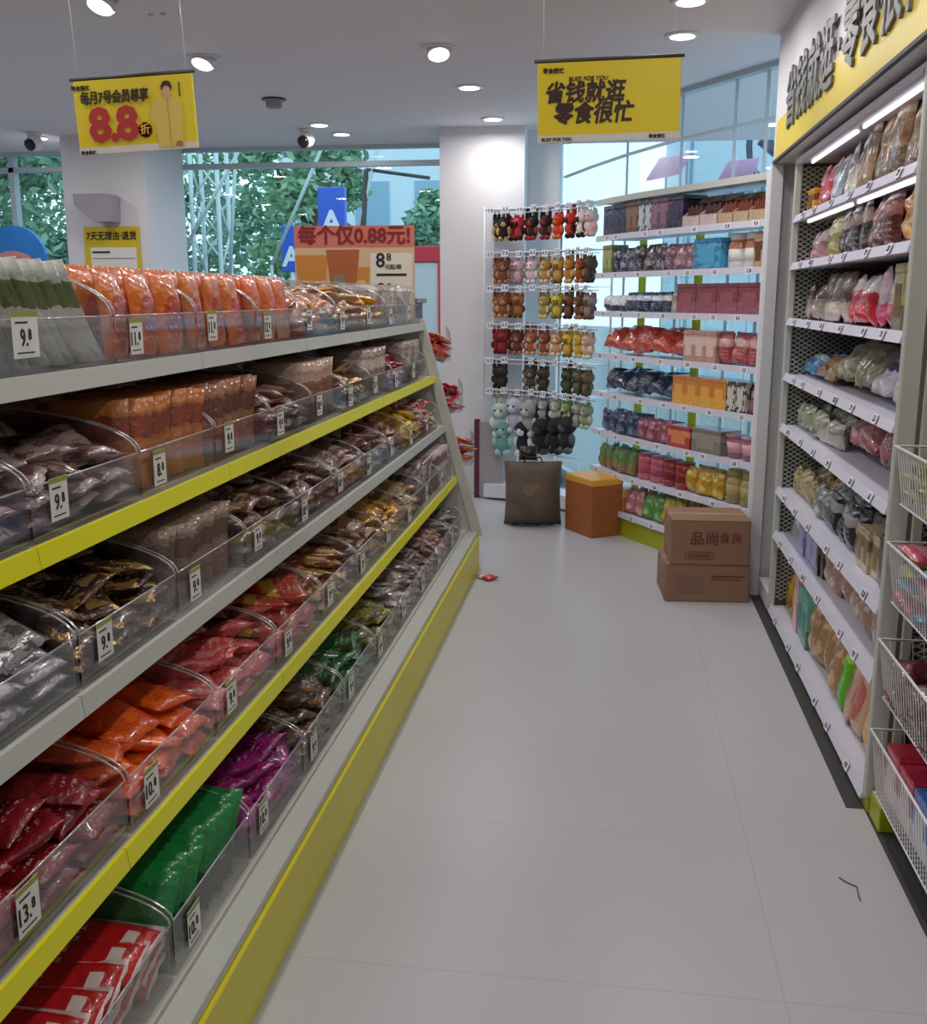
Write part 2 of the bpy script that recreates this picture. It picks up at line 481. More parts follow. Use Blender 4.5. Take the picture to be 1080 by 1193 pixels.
# ---------------------------------------------------------------- hanging banners
M_bann = mat('banner_yellow', '#d3bd06', 0.5)
M_bannw = mat('banner_white_strip', '#c9c5ba', 0.5)
M_red = mat('banner_red', '#a8241c', 0.55)
M_peach = mat('banner_peach', '#e3a63a', 0.55)
def banner(name, label, x, y, z, w, h, rz, tilt):
    t = thing(name, label, 'hanging sign', (x, y, z), rz)
    t.rotation_euler = (0, tilt, rz)
    MB().box((-w / 2, -0.004, -h), (w / 2, 0.004, 0), ch=.002).build('panel', M_bann, t)
    MB().box((-w / 2, -0.0048, -h), (w / 2, -0.0042, -h + h * 0.09)).build('white_strip', M_bannw, t)
    MB().tube([(-w / 2 - 0.01, 0, 0.006), (w / 2 + 0.01, 0, 0.006)], 0.006, 8).build('top_rod', M_dark, t)
    for s in (-1, 1):
        MB().tube([(s * (w / 2 - 0.02), 0, 0.01), (s * (w / 2 - 0.02), 0, CEIL - z - 0.001)], 0.0012, 5).build('hanging_wire', M_wire, t)
    return t
t = banner('promotion_banner', 'yellow hanging banner with big red 8.8 and a person in yellow coat', -1.645, 3.5, 2.280, 0.425, 0.24, radians(2), radians(-2.6))
text('logo', '零食很忙', 0.017, M_ink, t, (-0.185, -0.006, -0.025), FACE_CAM, .0006)
text('headline', '每月7号会员尊享', 0.044, M_brownink, t, (-0.068, -0.0086, -0.061), FACE_CAM, .0015, shear=.12, sx=.74)
for i, (ch, xx) in enumerate((('8', -0.128), ('.', -0.078), ('8', -0.030))):
    zz = -0.152 if ch == '8' else -0.152
    text('numeral_outline', ch, 0.150, M_peach, t, (xx, -0.0062, zz), FACE_CAM, .0085, sx=1.04)
    text('numeral', ch, 0.150, M_red, t, (xx, -0.0072, zz), FACE_CAM, .0062, sx=1.04)
MB().lathe([(0, 0), (0.025, 0.0)], 24).build('stamp_disc', M_red, t, (0.032, -0.0085, -0.172)).rotation_euler = (pi / 2, 0, 0)
text('stamp_text', '折', 0.036, M_peach, t, (0.032, -0.0095, -0.172), FACE_CAM, .0006)
text('small_print', '零食很忙', 0.014, M_ink, t, (-0.18, -0.006, -0.235), FACE_CAM, .0004)
# printed person
p = MB()
def flat(mb, pts, d, mi=0):
    mb.add([(x, -d, z) for x, z in pts], [tuple(range(len(pts)))], mi)
coat = [(0.075, -0.232), (0.073, -0.16), (0.06, -0.155), (0.052, -0.128), (0.064, -0.085), (0.10, -0.072), (0.118, -0.068), (0.15, -0.075), (0.168, -0.10), (0.172, -0.15), (0.163, -0.185), (0.168, -0.232)]
flat(p, coat, 0.006, 0)
flat(p, [(0.108, -0.075), (0.13, -0.075), (0.132, -0.055), (0.128, -0.038), (0.112, -0.036), (0.104, -0.05)], 0.0066, 1)
flat(p, [(0.103, -0.052), (0.100, -0.036), (0.108, -0.022), (0.122, -0.018), (0.135, -0.024), (0.139, -0.04), (0.135, -0.054), (0.131, -0.04), (0.120, -0.034), (0.109, -0.038)], 0.0072, 2)
flat(p, [(0.118, -0.076), (0.1195, -0.232), (0.121, -0.232), (0.1205, -0.076)], 0.0072, 3)
flat(p, [(0.135, -0.228), (0.14, -0.215), (0.155, -0.214), (0.162, -0.222), (0.155, -0.232)], 0.0076, 4)
p.build('printed_person', [mat('print_coat', '#cdb254', .6), mat('print_skin', '#c79a78', .6), M_brownink, mat('print_shade', '#a88d35', .6), mat('print_food', '#9c6a2c', .6)], t)
text('vertical_note', '|', 0.05, M_ink, t, (0.165, -0.006, -0.045), FACE_CAM, .0006)

t = banner('slogan_banner', 'yellow hanging banner with two lines of black slogan lettering', -0.040, 3.5, 2.285, 0.452, 0.243, radians(1), radians(-0.9))
text('logo', '零食很忙', 0.017, M_ink, t, (-0.175, -0.006, -0.026), FACE_CAM, .0006)
text('small_line', 'BUSY FOR YOU', 0.018, M_brownink, t, (-0.065, -0.006, -0.052), FACE_CAM, .0005, shear=.2)
text('slogan_line', '省钱就逛', 0.069, M_brownink, t, (-0.077, -0.006, -0.096), FACE_CAM, .0022, shear=.16, sx=.92)
text('slogan_line', '零食很忙', 0.069, M_brownink, t, (-0.050, -0.006, -0.160), FACE_CAM, .0022, shear=.16, sx=.92)
text('foot_note', 'BUSY FOR YOU', 0.014, M_ink, t, (-0.165, -0.006, -0.234), FACE_CAM, .0006)
text('foot_note', '零食很忙', 0.013, M_ink, t, (0.155, -0.006, -0.234), FACE_CAM, .0006)

# ---------------------------------------------------------------- right header sign
t = thing('header_sign', 'long yellow header sign with raised dark grey lettering above the right shelves', 'shop sign', (0.762, 5.38, 2.2))
MB().box((-0.010, -7.3, 0.0), (0, 0, 0.175)).build('yellow_board', mat('header_yellow', '#dcc535', .45), t)
MB().box((-0.016, -7.3, -0.012), (0, 0.04, 0.0)).build('dark_edge', M_dark, t)
M_letter = mat('raised_letter_grey', '#6c6e6d', 0.5)
for i, ch in enumerate('省钱就逛'):
    text('letter', ch, 0.27, M_letter, t, (-0.016, -0.44 - i * 0.262, 0.195), FACE_LEFT, .005, .005, sx=.95)
text('letter', '·', 0.27, M_letter, t, (-0.016, -1.44, 0.195), FACE_LEFT, .006, .005)
for i, ch in enumerate('零食很忙'):
    text('letter', ch, 0.27, M_letter, t, (-0.016, -1.62 - i * 0.262, 0.195), FACE_LEFT, .005, .005, sx=.95)

# ---------------------------------------------------------------- wall things on the left column, standing poster
t = thing('wall_speaker', 'white wedge shaped speaker on the left column', 'speaker', (-4.06, 8.0, 2.13))
MB().prism([(-0.16, 0.21), (0.12, 0.21), (0.14, 0.19), (0.13, 0.0), (-0.01, 0.0), (-0.16, 0.13)], 1, -0.19, 0.0).build('cabinet', mat('speaker_white', '#98949a', .5), t)
MB().box((-0.15, -0.001, 0.05), (0.10, 0.0, 0.20)).build('wall_plate', M_steel, t)
t = thing('notice_poster', 'yellow framed notice poster under the wall speaker', 'poster', (-4.01, 7.995, 1.35))
MB().box((-0.235, -0.012, 0), (0.235, 0.0, 0.75)).build('yellow_frame', mat('poster_yellow', '#cdb414', .5), t)
MB().box((-0.185, -0.014, 0.04), (0.205, -0.011, 0.59)).build('white_sheet', M_paper, t)
text('headline', '7天无理由·退货', 0.072, M_ink, t, (0, -0.014, 0.675), FACE_CAM, .002, sx=.88)
MB().box((-0.17, -0.016, 0.545), (-0.02, -0.0141, 0.560)).build('ink_line', M_ink, t)
MB().box((-0.17, -0.016, 0.50), (0.19, -0.0141, 0.508)).build('ink_line', mat('faint_print', '#8d8c86', .6), t)

t = thing('price_poster', 'coral and cream price poster on a stand reading 0.88 and 8.8', 'poster', (-1.50, 6.0, 0))
MB().box((-0.37, -0.012, 1.30), (0.345, 0.0, 1.835)).build('cream_sheet', mat('poster_cream', '#cfae86', .55), t)
MB().box((-0.37, -0.014, 1.835), (0.345, 0.001, 1.955)).build('coral_band', mat('poster_coral', '#c9705c', .55), t)
MB().box((0.085, -0.0145, 1.32), (0.335, -0.0125, 1.80)).build('white_block', mat('poster_white', '#d8d0c0', .55), t)
M_maroon = mat('poster_maroon_ink', '#7d1418', .6)
text('headline', '每个仅0.88元!', 0.115, M_maroon, t, (-0.01, -0.017, 1.895), FACE_CAM, .003, sx=.98)
text('price', '8', 0.115, M_ink, t, (0.145, -0.016, 1.755), FACE_CAM, .002)
text('price', '8', 0.06, M_ink, t, (0.195, -0.016, 1.775), FACE_CAM, .001)
text('small_print', '元起/袋', 0.03, M_ink, t, (0.22, -0.016, 1.72), FACE_CAM, .0006)
MB().box((0.12, -0.0165, 1.670), (0.30, -0.0146, 1.684)).build('ink_line', M_ink, t)
text('price', '8', 0.115, M_ink, t, (0.145, -0.016, 1.585), FACE_CAM, .002)
text('price', '8', 0.06, M_ink, t, (0.195, -0.016, 1.605), FACE_CAM, .001)
pp = MB()
for (cx, w0, w1, z0, z1, mi) in ((-0.27, .20, .17, 1.50, 1.79, 0), (-0.08, .20, .16, 1.46, 1.82, 1), (0.02, .12, .10, 1.45, 1.72, 0)):
    flat(pp, [(cx - w0 / 2, z0), (cx + w0 / 2, z0), (cx + w1 / 2, (z0 + z1) / 2), (cx + w0 / 2, z1), (cx - w0 / 2, z1), (cx - w1 / 2, (z0 + z1) / 2)], .0135 + .0006 * mi, mi)
flat(pp, [(-0.14, 1.48), (-0.07, 1.48), (-0.07, 1.68), (-0.14, 1.68)], .0146, 2)
flat(pp, [(0.03 + .05 * cos(a), 1.58 + .07 * sin(a)) for a in [k * pi / 8 for k in range(16)]], .0148, 3)
pp.build('printed_bags', [mat('print_amber', '#c07f2e', .55), mat('print_rust', '#a4592c', .55), mat('print_greygreen', '#7d7a5c', .55), mat('print_gold', '#d9a860', .55)], t)
MB().tube([(0, 0.02, 0.02), (0, 0.02, 1.5)], 0.012, 8).build('stand_pole', M_steel, t)
MB().lathe([(0.16, 0), (0.16, 0.015), (0.02, 0.03)], 24, (0, 0.02, 0)).build('stand_base', M_steel, t)
# ================================================================ goods: shared shapes
SHAPES = {}
def shape(key, fn):
    if key not in SHAPES:
        SHAPES[key] = fn()
    return SHAPES[key]

def pouch_mb(w, h, t, seed, nx=8, nz=10, flatness=2.4, crimp=True):
    """A filled film bag, centred: width x, thickness y, height z, crimped ends, wrinkles."""
    r = random.Random(seed)
    ph = [r.uniform(0, 6.28) for _ in range(6)]
    mb = MB(); vs = []
    for side in (-1, 1):
        for j in range(nz + 1):
            v = j / nz * 2 - 1
            for i in range(nx + 1):
                u = i / nx * 2 - 1
                th = max(0, 1 - abs(u) ** flatness) ** .55 * max(0, 1 - abs(v * 1.06) ** (flatness + .6)) ** .6 if abs(v) < .94 else 0
                wr = .16 * sin(5 * u + 3 * v + ph[0]) * cos(4 * v - 2 * u + ph[1]) + .10 * sin(9 * v + 5 * u + ph[2])
                bend = .10 * t * sin(2.2 * v + ph[3]) + .08 * t * sin(2.6 * u + ph[4])
                y = side * (t / 2) * th * (1 + wr) + bend + side * .0006
                xx = u * w / 2 * (1 - .06 * max(0, 1 - v * v) * (1 if abs(u) > .3 else .3))
                zz = v * h / 2 + (.004 * (i % 2) if crimp and j in (0, nz) else 0)
                vs.append((xx, y, zz))
    n = (nx + 1) * (nz + 1); fs = []
    for s in (0, 1):
        for j in range(nz):
            for i in range(nx):
                a = s * n + j * (nx + 1) + i
                q = (a, a + 1, a + nx + 2, a + nx + 1)
                fs.append(q if s == 0 else q[::-1])
    for j in range(nz):
        for i in (0, nx):
            a = j * (nx + 1) + i; q = (a, a + nx + 1, n + a + nx + 1, n + a)
            fs.append(q if i == 0 else q[::-1])
    for i in range(nx):
        for j in (0, nz):
            a = j * (nx + 1) + i; q = (a, n + a, n + a + 1, a + 1)
            fs.append(q if j == 0 else q[::-1])
    return mb.add(vs, fs, 0, True)

def carton_mb():
    """A unit carton standing on z=0: chamfered body, raised lid line and a front flap seam."""
    mb = MB().box((-.5, -.5, 0), (.5, .5, .86), 0, .02).box((-.505, -.505, .86), (.505, .505, 1.0), 0, .02)
    mb.box((-.3, -.508, .2), (.3, -.500, .7), 1)
    return mb
def can_mb():
    return (MB().lathe([(0, 0), (.46, 0), (.5, .03), (.5, .9), (.47, .93)], 20)
            .lathe([(.49, .93), (.49, 1.0), (.46, 1.01), (0, 1.0)], 20, mi=1)
            .lathe([(.503, .25), (.503, .65)], 20, mi=1))
def jar_mb():
    return (MB().lathe([(0, 0), (.44, 0), (.5, .05), (.5, .68), (.40, .80)], 20)
            .lathe([(.43, .80), (.43, .98), (.40, 1.0), (0, 1.0)], 20, mi=1)
            .lathe([(.503, .2), (.503, .55)], 20, mi=1))
def cup_mb():
    return (MB().lathe([(0, 0), (.36, 0), (.5, .92), (.53, .93), (.53, 1.0), (0, 1.0)], 20)
            .lathe([(.40, .25), (.473, .70)], 20, mi=1))
def tray_mb():
    """An open display carton with a high back, its front lip cut low."""
    mb = MB().box((-.5, -.5, 0), (.5, .5, .06)).box((-.5, .45, .06), (.5, .5, 1.0)).box((-.5, -.5, .06), (.5, -.45, .35))
    mb.prism([(-.5, .06), (.5, .06), (.5, 1.0), (.3, .95), (-.5, .35)], 0, -.5, -.47).prism([(-.5, .06), (.5, .06), (.5, 1.0), (.3, .95), (-.5, .35)], 0, .47, .5)
    for i in range(6):
        x = -.38 + i * .15
        mb.box((x, -.38, .06), (x + .11, .38, .62 + .06 * (i % 2)), 1, .02)
    return mb
def twist_mb():
    """A wrapped sweet: a plump middle and two twisted fans."""
    mb = MB().ball((0, 0, 0), (.3, .22, .2), 0, 10, 6)
    for s in (-1, 1):
        n = 8
        vs = [(s * .28, 0, 0)] + [(s * (.5 + .03 * (k % 2)), .22 * cos(2 * pi * k / n), .22 * sin(2 * pi * k / n)) for k in range(n)]
        mb.add(vs, [(0, 1 + k, 1 + (k + 1) % n) for k in range(n)], 1, True)
    return mb

def pack_mesh(kind, name, base, accent, style, w, h, t, seed, rough=.3, metal=0.0):
    key = (kind, name, base, accent, style, round(w, 3), round(h, 3), round(t, 3), seed, rough, metal)
    def mk():
        if kind == 'pouch': return pouch_mb(w, h, t, seed).mesh(name, pack_mat(base, accent, style, rough, metal))
        if kind == 'sachet': return pouch_mb(w, h, t, seed, 5, 7, 3.5).mesh(name, pack_mat(base, accent, style, rough, metal))
        mbf = dict(carton=carton_mb, can=can_mb, jar=jar_mb, cup=cup_mb, tray=tray_mb)[kind]()
        mbf.v = [(x * w, y * t, z * h) for x, y, z in mbf.v]
        ma = mat(f'accent_{accent}', accent, .4)
        return mbf.mesh(name, [pack_mat(base, accent, style, max(rough, .35), 0), ma])
    return shape(key, mk)

# ================================================================ the long sloping rack on the left
LV = [None,
      dict(x=-1.07, z=1.405, y0=1.215, p=.452, d=.34, hf=.105, hb=.215, word='top'),
      dict(x=-1.01, z=1.115, y0=1.21, p=.432, d=.40, hf=.105, hb=.20, word='second'),
      dict(x=-.95, z=.840, y0=1.225, p=.435, d=.44, hf=.105, hb=.20, word='third'),
      dict(x=-.885, z=.543, y0=.80, p=.440, d=.48, hf=.115, hb=.21, word='fourth'),
      dict(x=-.82, z=.232, y0=.83, p=.432, d=.50, hf=.12, hb=.22, word='bottom')]
Y_NEAR, Y_FAR, X_BACK = .70, 5.72, -1.50
rack = thing('snack_rack', 'long sloping white snack rack with yellow rails and base on the left', 'shop rack', (-1.1, Y_NEAR, 0))
def rp(mb, name, m):
    mb.v = [(x + 1.1, y - Y_NEAR, z) for x, y, z in mb.v]
    return mb.build(name, m, rack)
mb = MB().box((X_BACK, Y_NEAR, 0), (-.735, Y_FAR, .195), 0, .004)
rp(mb, 'base_plinth', M_plinth)
for l in range(1, 6):
    L_ = LV[l]
    xf = L_['x'] + .012
    rp(MB().box((X_BACK, Y_NEAR, L_['z'] - .03 if l < 5 else .197), (xf, Y_FAR, L_['z'] - .001)), 'shelf', M_rack)
    if l == 5:
        rl = MB().box((xf, Y_NEAR, .196), (-.745, Y_FAR, .222), 0, .003)
        rp(rl, 'front_rail', M_steel_grey)
    else:
        # the rail: price channel, cut into metre lengths with hairline gaps
        rl = MB(); y = Y_NEAR
        while y < Y_FAR - .01:
            y2 = min(y + .92, Y_FAR - .012)
            rl.prism([(xf - .002, L_['z'] - .038), (xf + .012, L_['z'] - .036), (xf + .006, L_['z'] + .004), (xf - .002, L_['z'] + .004)], 1, y, y2 - .003)
            y = y2 if y2 < Y_FAR - .02 else Y_FAR
        rp(rl, 'front_rail', M_yellow if l in (2, 4) else M_steel_grey)
rp(MB().box((X_BACK - .02, Y_NEAR, .195), (X_BACK, Y_FAR, 1.40)), 'back_panel', mat('rack_back', '#85837a', .5))
def frame_line(z): return -0.745 - (z - .0) * (.325 / 1.40) + .012
for yy, nm in ((Y_FAR, 'far'), (Y_NEAR - .02, 'near')):
    rp(MB().prism([(X_BACK, .0), (frame_line(0), .0), (frame_line(1.41), 1.41), (X_BACK, 1.41)], 1, yy, yy + .015), 'end_panel', M_rack)
    up = MB().prism([(frame_line(0) - .04, .197), (frame_line(0) + .012, .197), (frame_line(1.43) + .012, 1.43), (frame_line(1.43) - .04, 1.43)], 1, yy - .012, yy + .03)
    rp(up, 'slanted_upright', M_rack)
for yy in (2.4, 4.1):
    rp(MB().box((X_BACK, yy, .23), (X_BACK + .03, yy + .03, 1.37)), 'back_upright', M_rack)

def bin_meshes(d, w, hf, hb):
    n = 12
    arc = [(-d + d * cos(i / n * pi / 2), hf + (hb - hf) * sin(i / n * pi / 2)) for i in range(n + 1)]
    prof = [(-d, 0.004), (0, 0.004)] + arc
    side = MB().prism(prof, 1, 0, .003)
    side.tube([(x, .0015, z) for x, z in arc], .0022, 5, 1)
    front = MB().box((-.003, .003, .004), (0, w - .003, hf)).tube([(-.0015, .003, hf), (-.0015, w - .003, hf)], .002, 5, 1)
    base = MB().box((-d, 0, 0), (0, w, .004))
    back = MB().box((-d, .003, .004), (-d + .003, w - .003, hb))
    mm = [M_clear, M_edge]
    return side.mesh('side_panel', mm), front.mesh('front_panel', mm), base.mesh('base_panel', mm), back.mesh('back_panel', mm)

def price_tag(parent, loc, s, w=.062, h=.085, rot=(0, 0, 0), frame=None):
    """A card clipped to a bin front, facing +X of the bin, with its price."""
    o = MB().box((0, -w / 2, 0), (.0015, w / 2, h), 0, .0005).box((.0015, -w / 2, h * .88), (.0019, w / 2, h), 1).build('price_tag', [M_paper, mat('tag_green', '#8f9a35', .5)], parent, loc, rot)
    big, small = s.split('.')
    text('price_text', big + '.', h * .52, M_ink, o, (.0022, .006, h * .42), FACE_RIGHT, .0006, align='RIGHT', sx=.8)
    text('price_text', small, h * .33, M_ink, o, (.0022, .007, h * .49), FACE_RIGHT, .0005, align='LEFT', sx=.8)
    MB().box((.0016, -w * .38, h * .10), (.0022, w * .3, h * .13)).box((.0016, -w * .38, h * .74), (.0022, w * .1, h * .78)).build('print_line', M_ink, o)
    return o

def rnd(a, b): return random.uniform(a, b)

# one entry per bin from the near end: fill, pack name, colours (base, accent), style, price, look of a pack
B = {
 1: [('file', 'seaweed_packet', '#8b9440', '#d6d8cf', 'band', '9.8', 'green and white packet'),
     ('lean', 'seaweed_packet', '#d2d4ca', '#66733f', 'band', '9.8', 'pale packet with olive green band'),
     ('face', 'meat_snack_packet', '#c9661f', '#a93a1c', 'window', '11.8', 'orange packet with rust oval'),
     ('face', 'meat_snack_packet', '#c86a2a', '#b43a20', 'window', '11.8', 'amber packet with red oval'),
     ('face', 'meat_snack_packet', '#d0621c', '#b98c62', 'low', '12.8', 'bright orange packet'),
     ('heap', 'dried_meat_packet', '#b0643a', '#c99a62', 'blotch', '10.8', 'rust brown packet'),
     ('heap', 'cracker_packet', '#a07650', '#d2b083', 'blotch', '9.8', 'tan crinkled packet'),
     ('heap', 'cracker_packet', '#d0951f', '#8a4a24', 'band', '8.8', 'golden yellow packet'),
     ('file', 'clear_snack_packet', '#bcb4ae', '#8f8078', 'blotch', '9.8', 'pale clear packet'),
     ('file', 'clear_snack_packet', '#c5c2bd', '#a59d95', 'blotch', '9.8', 'whitish clear packet')],
 2: [('heap', 'mushroom_snack_packet', '#a48a88', '#5d4038', 'blotch', '9.8', 'mauve brown packet'),
     ('heap', 'mushroom_snack_packet', '#9c8482', '#6b4a44', 'blotch', '9.8', 'dusty mauve packet'),
     ('file', 'spicy_strip_packet', '#b9723a', '#8a3e20', 'band', '8.8', 'orange tan strip packet'),
     ('file', 'spicy_strip_packet', '#9a6848', '#6b3a2a', 'band', '9.8', 'brown strip packet'),
     ('heap', 'bean_curd_packet', '#6b4436', '#a0705a', 'blotch', '9.8', 'dark brown packet'),
     ('file', 'bean_curd_packet', '#8d6450', '#bba08c', 'top', '10.8', 'cocoa brown packet'),
     ('heap', 'nut_packet', '#b99a68', '#5a3822', 'blotch', '12.8', 'shiny gold packet'),
     ('file', 'nut_packet', '#97857c', '#c5b7ac', 'band', '11.8', 'grey beige packet'),
     ('heap', 'candy_packet', '#a3181c', '#7a1014', 'blotch', '9.8', 'glossy red packet'),
     ('file', 'clear_snack_packet', '#a89c94', '#85766c', 'blotch', '9.8', 'clear beige packet')],
 3: [('heap', 'clear_snack_packet', '#b4b4b6', '#6e6a6a', 'blotch', '9.8', 'silver clear packet'),
     ('heap', 'chocolate_packet', '#4a2a20', '#a8854a', 'blotch', '9.8', 'dark brown and gold packet'),
     ('file', 'biscuit_packet', '#8b7464', '#5f4638', 'band', '9.8', 'taupe packet'),
     ('heap', 'chocolate_packet', '#6d4a3a', '#a88a6c', 'blotch', '9.8', 'cocoa packet with tan print'),
     ('heap', 'jerky_packet', '#553326', '#84604c', 'blotch', '10.8', 'deep brown jerky packet'),
     ('heap', 'jerky_packet', '#7c5c4c', '#a99488', 'blotch', '10.8', 'light brown jerky packet'),
     ('heap', 'jerky_packet', '#6a3a2c', '#8a6a5a', 'blotch', '10.8', 'reddish brown jerky packet'),
     ('heap', 'candy_packet', '#7a4030', '#b48c78', 'blotch', '9.8', 'russet packet'),
     ('heap', 'candy_packet', '#d6b61e', '#c08a14', 'blotch', '9.8', 'yellow candy packet'),
     ('heap', 'candy_packet', '#b81c22', '#d8d0c8', 'blotch', '9.8', 'red candy packet with white print')],
 4: [('heap', 'sausage_packet', '#7c141c', '#c0252c', 'blotch', '13.8', 'wine red packet'),
     ('heap', 'sausage_packet', '#86121c', '#ad2028', 'band', '13.8', 'wine red packet with white label'),
     ('heap', 'konjac_packet', '#dd5310', '#f06a18', 'blotch', '10.8', 'vivid orange packet'),
     ('heap', 'konjac_packet', '#c8504c', '#d8827a', 'blotch', '9.8', 'salmon red packet'),
     ('heap', 'pickle_packet', '#b3442e', '#d0a52c', 'band', '9.8', 'brick red and yellow packet'),
     ('heap', 'pickle_packet', '#8e4a36', '#c8b45c', 'blotch', '9.8', 'brown and yellow packet'),
     ('heap', 'peanut_packet', '#a3806a', '#6a4a3a', 'blotch', '9.8', 'light brown packet'),
     ('heap', 'peanut_packet', '#c9962e', '#a3722a', 'blotch', '9.8', 'mustard gold packet'),
     ('heap', 'peanut_packet', '#a07c50', '#d0b48a', 'blotch', '9.8', 'sandy brown packet'),
     ('file', 'stick_snack_packet', '#b4a8a6', '#6e5c58', 'blotch', '8.8', 'striped silver stick packet'),
     ('file', 'stick_snack_packet', '#bdb2ae', '#7c5a52', 'band', '8.8', 'silver and brown stick packet')],
 5: [('shingle', 'spicy_stick_packet', '#b4161a', '#d8c8c2', 'label', '9.8', 'red packet'),
     ('shingle', 'spicy_stick_packet', '#bd181c', '#dccdc6', 'label', '10.8', 'flat red packet with white label'),
     ('file', 'seaweed_packet', '#12803a', '#0e2a1a', 'low', '10.8', 'deep green and black packet'),
     ('heap', 'plum_packet', '#8c0f6a', '#a11a78', 'blotch', '10.8', 'magenta purple packet'),
     ('heap', 'dried_fruit_packet', '#4a3a30', '#8a5a2c', 'blotch', '9.8', 'dark plum brown packet'),
     ('heap', 'dried_fruit_packet', '#2f7a3c', '#3a3a26', 'blotch', '9.8', 'forest green packet'),
     ('heap', 'dried_fruit_packet', '#8f8a34', '#4f4a2a', 'blotch', '9.8', 'olive yellow packet'),
     ('heap', 'dried_fruit_packet', '#8c7a6c', '#d8d0c8', 'blotch', '9.8', 'beige and white packet'),
     ('heap', 'dried_fruit_packet', '#6f5a4e', '#a8989a', 'blotch', '9.8', 'grey brown packet'),
     ('heap', 'dried_fruit_packet', '#8c5a3c', '#c8b0a0', 'blotch', '9.8', 'copper packet'),
     ('heap', 'dried_fruit_packet', '#6a6a62', '#b0a8a0', 'blotch', '9.8', 'stone grey packet')]}
ORD = ['nearest', 'second nearest', 'third nearest', 'fourth nearest', 'fifth nearest', 'sixth nearest', 'seventh nearest', 'eighth nearest', 'ninth nearest', 'tenth nearest', 'farthest']

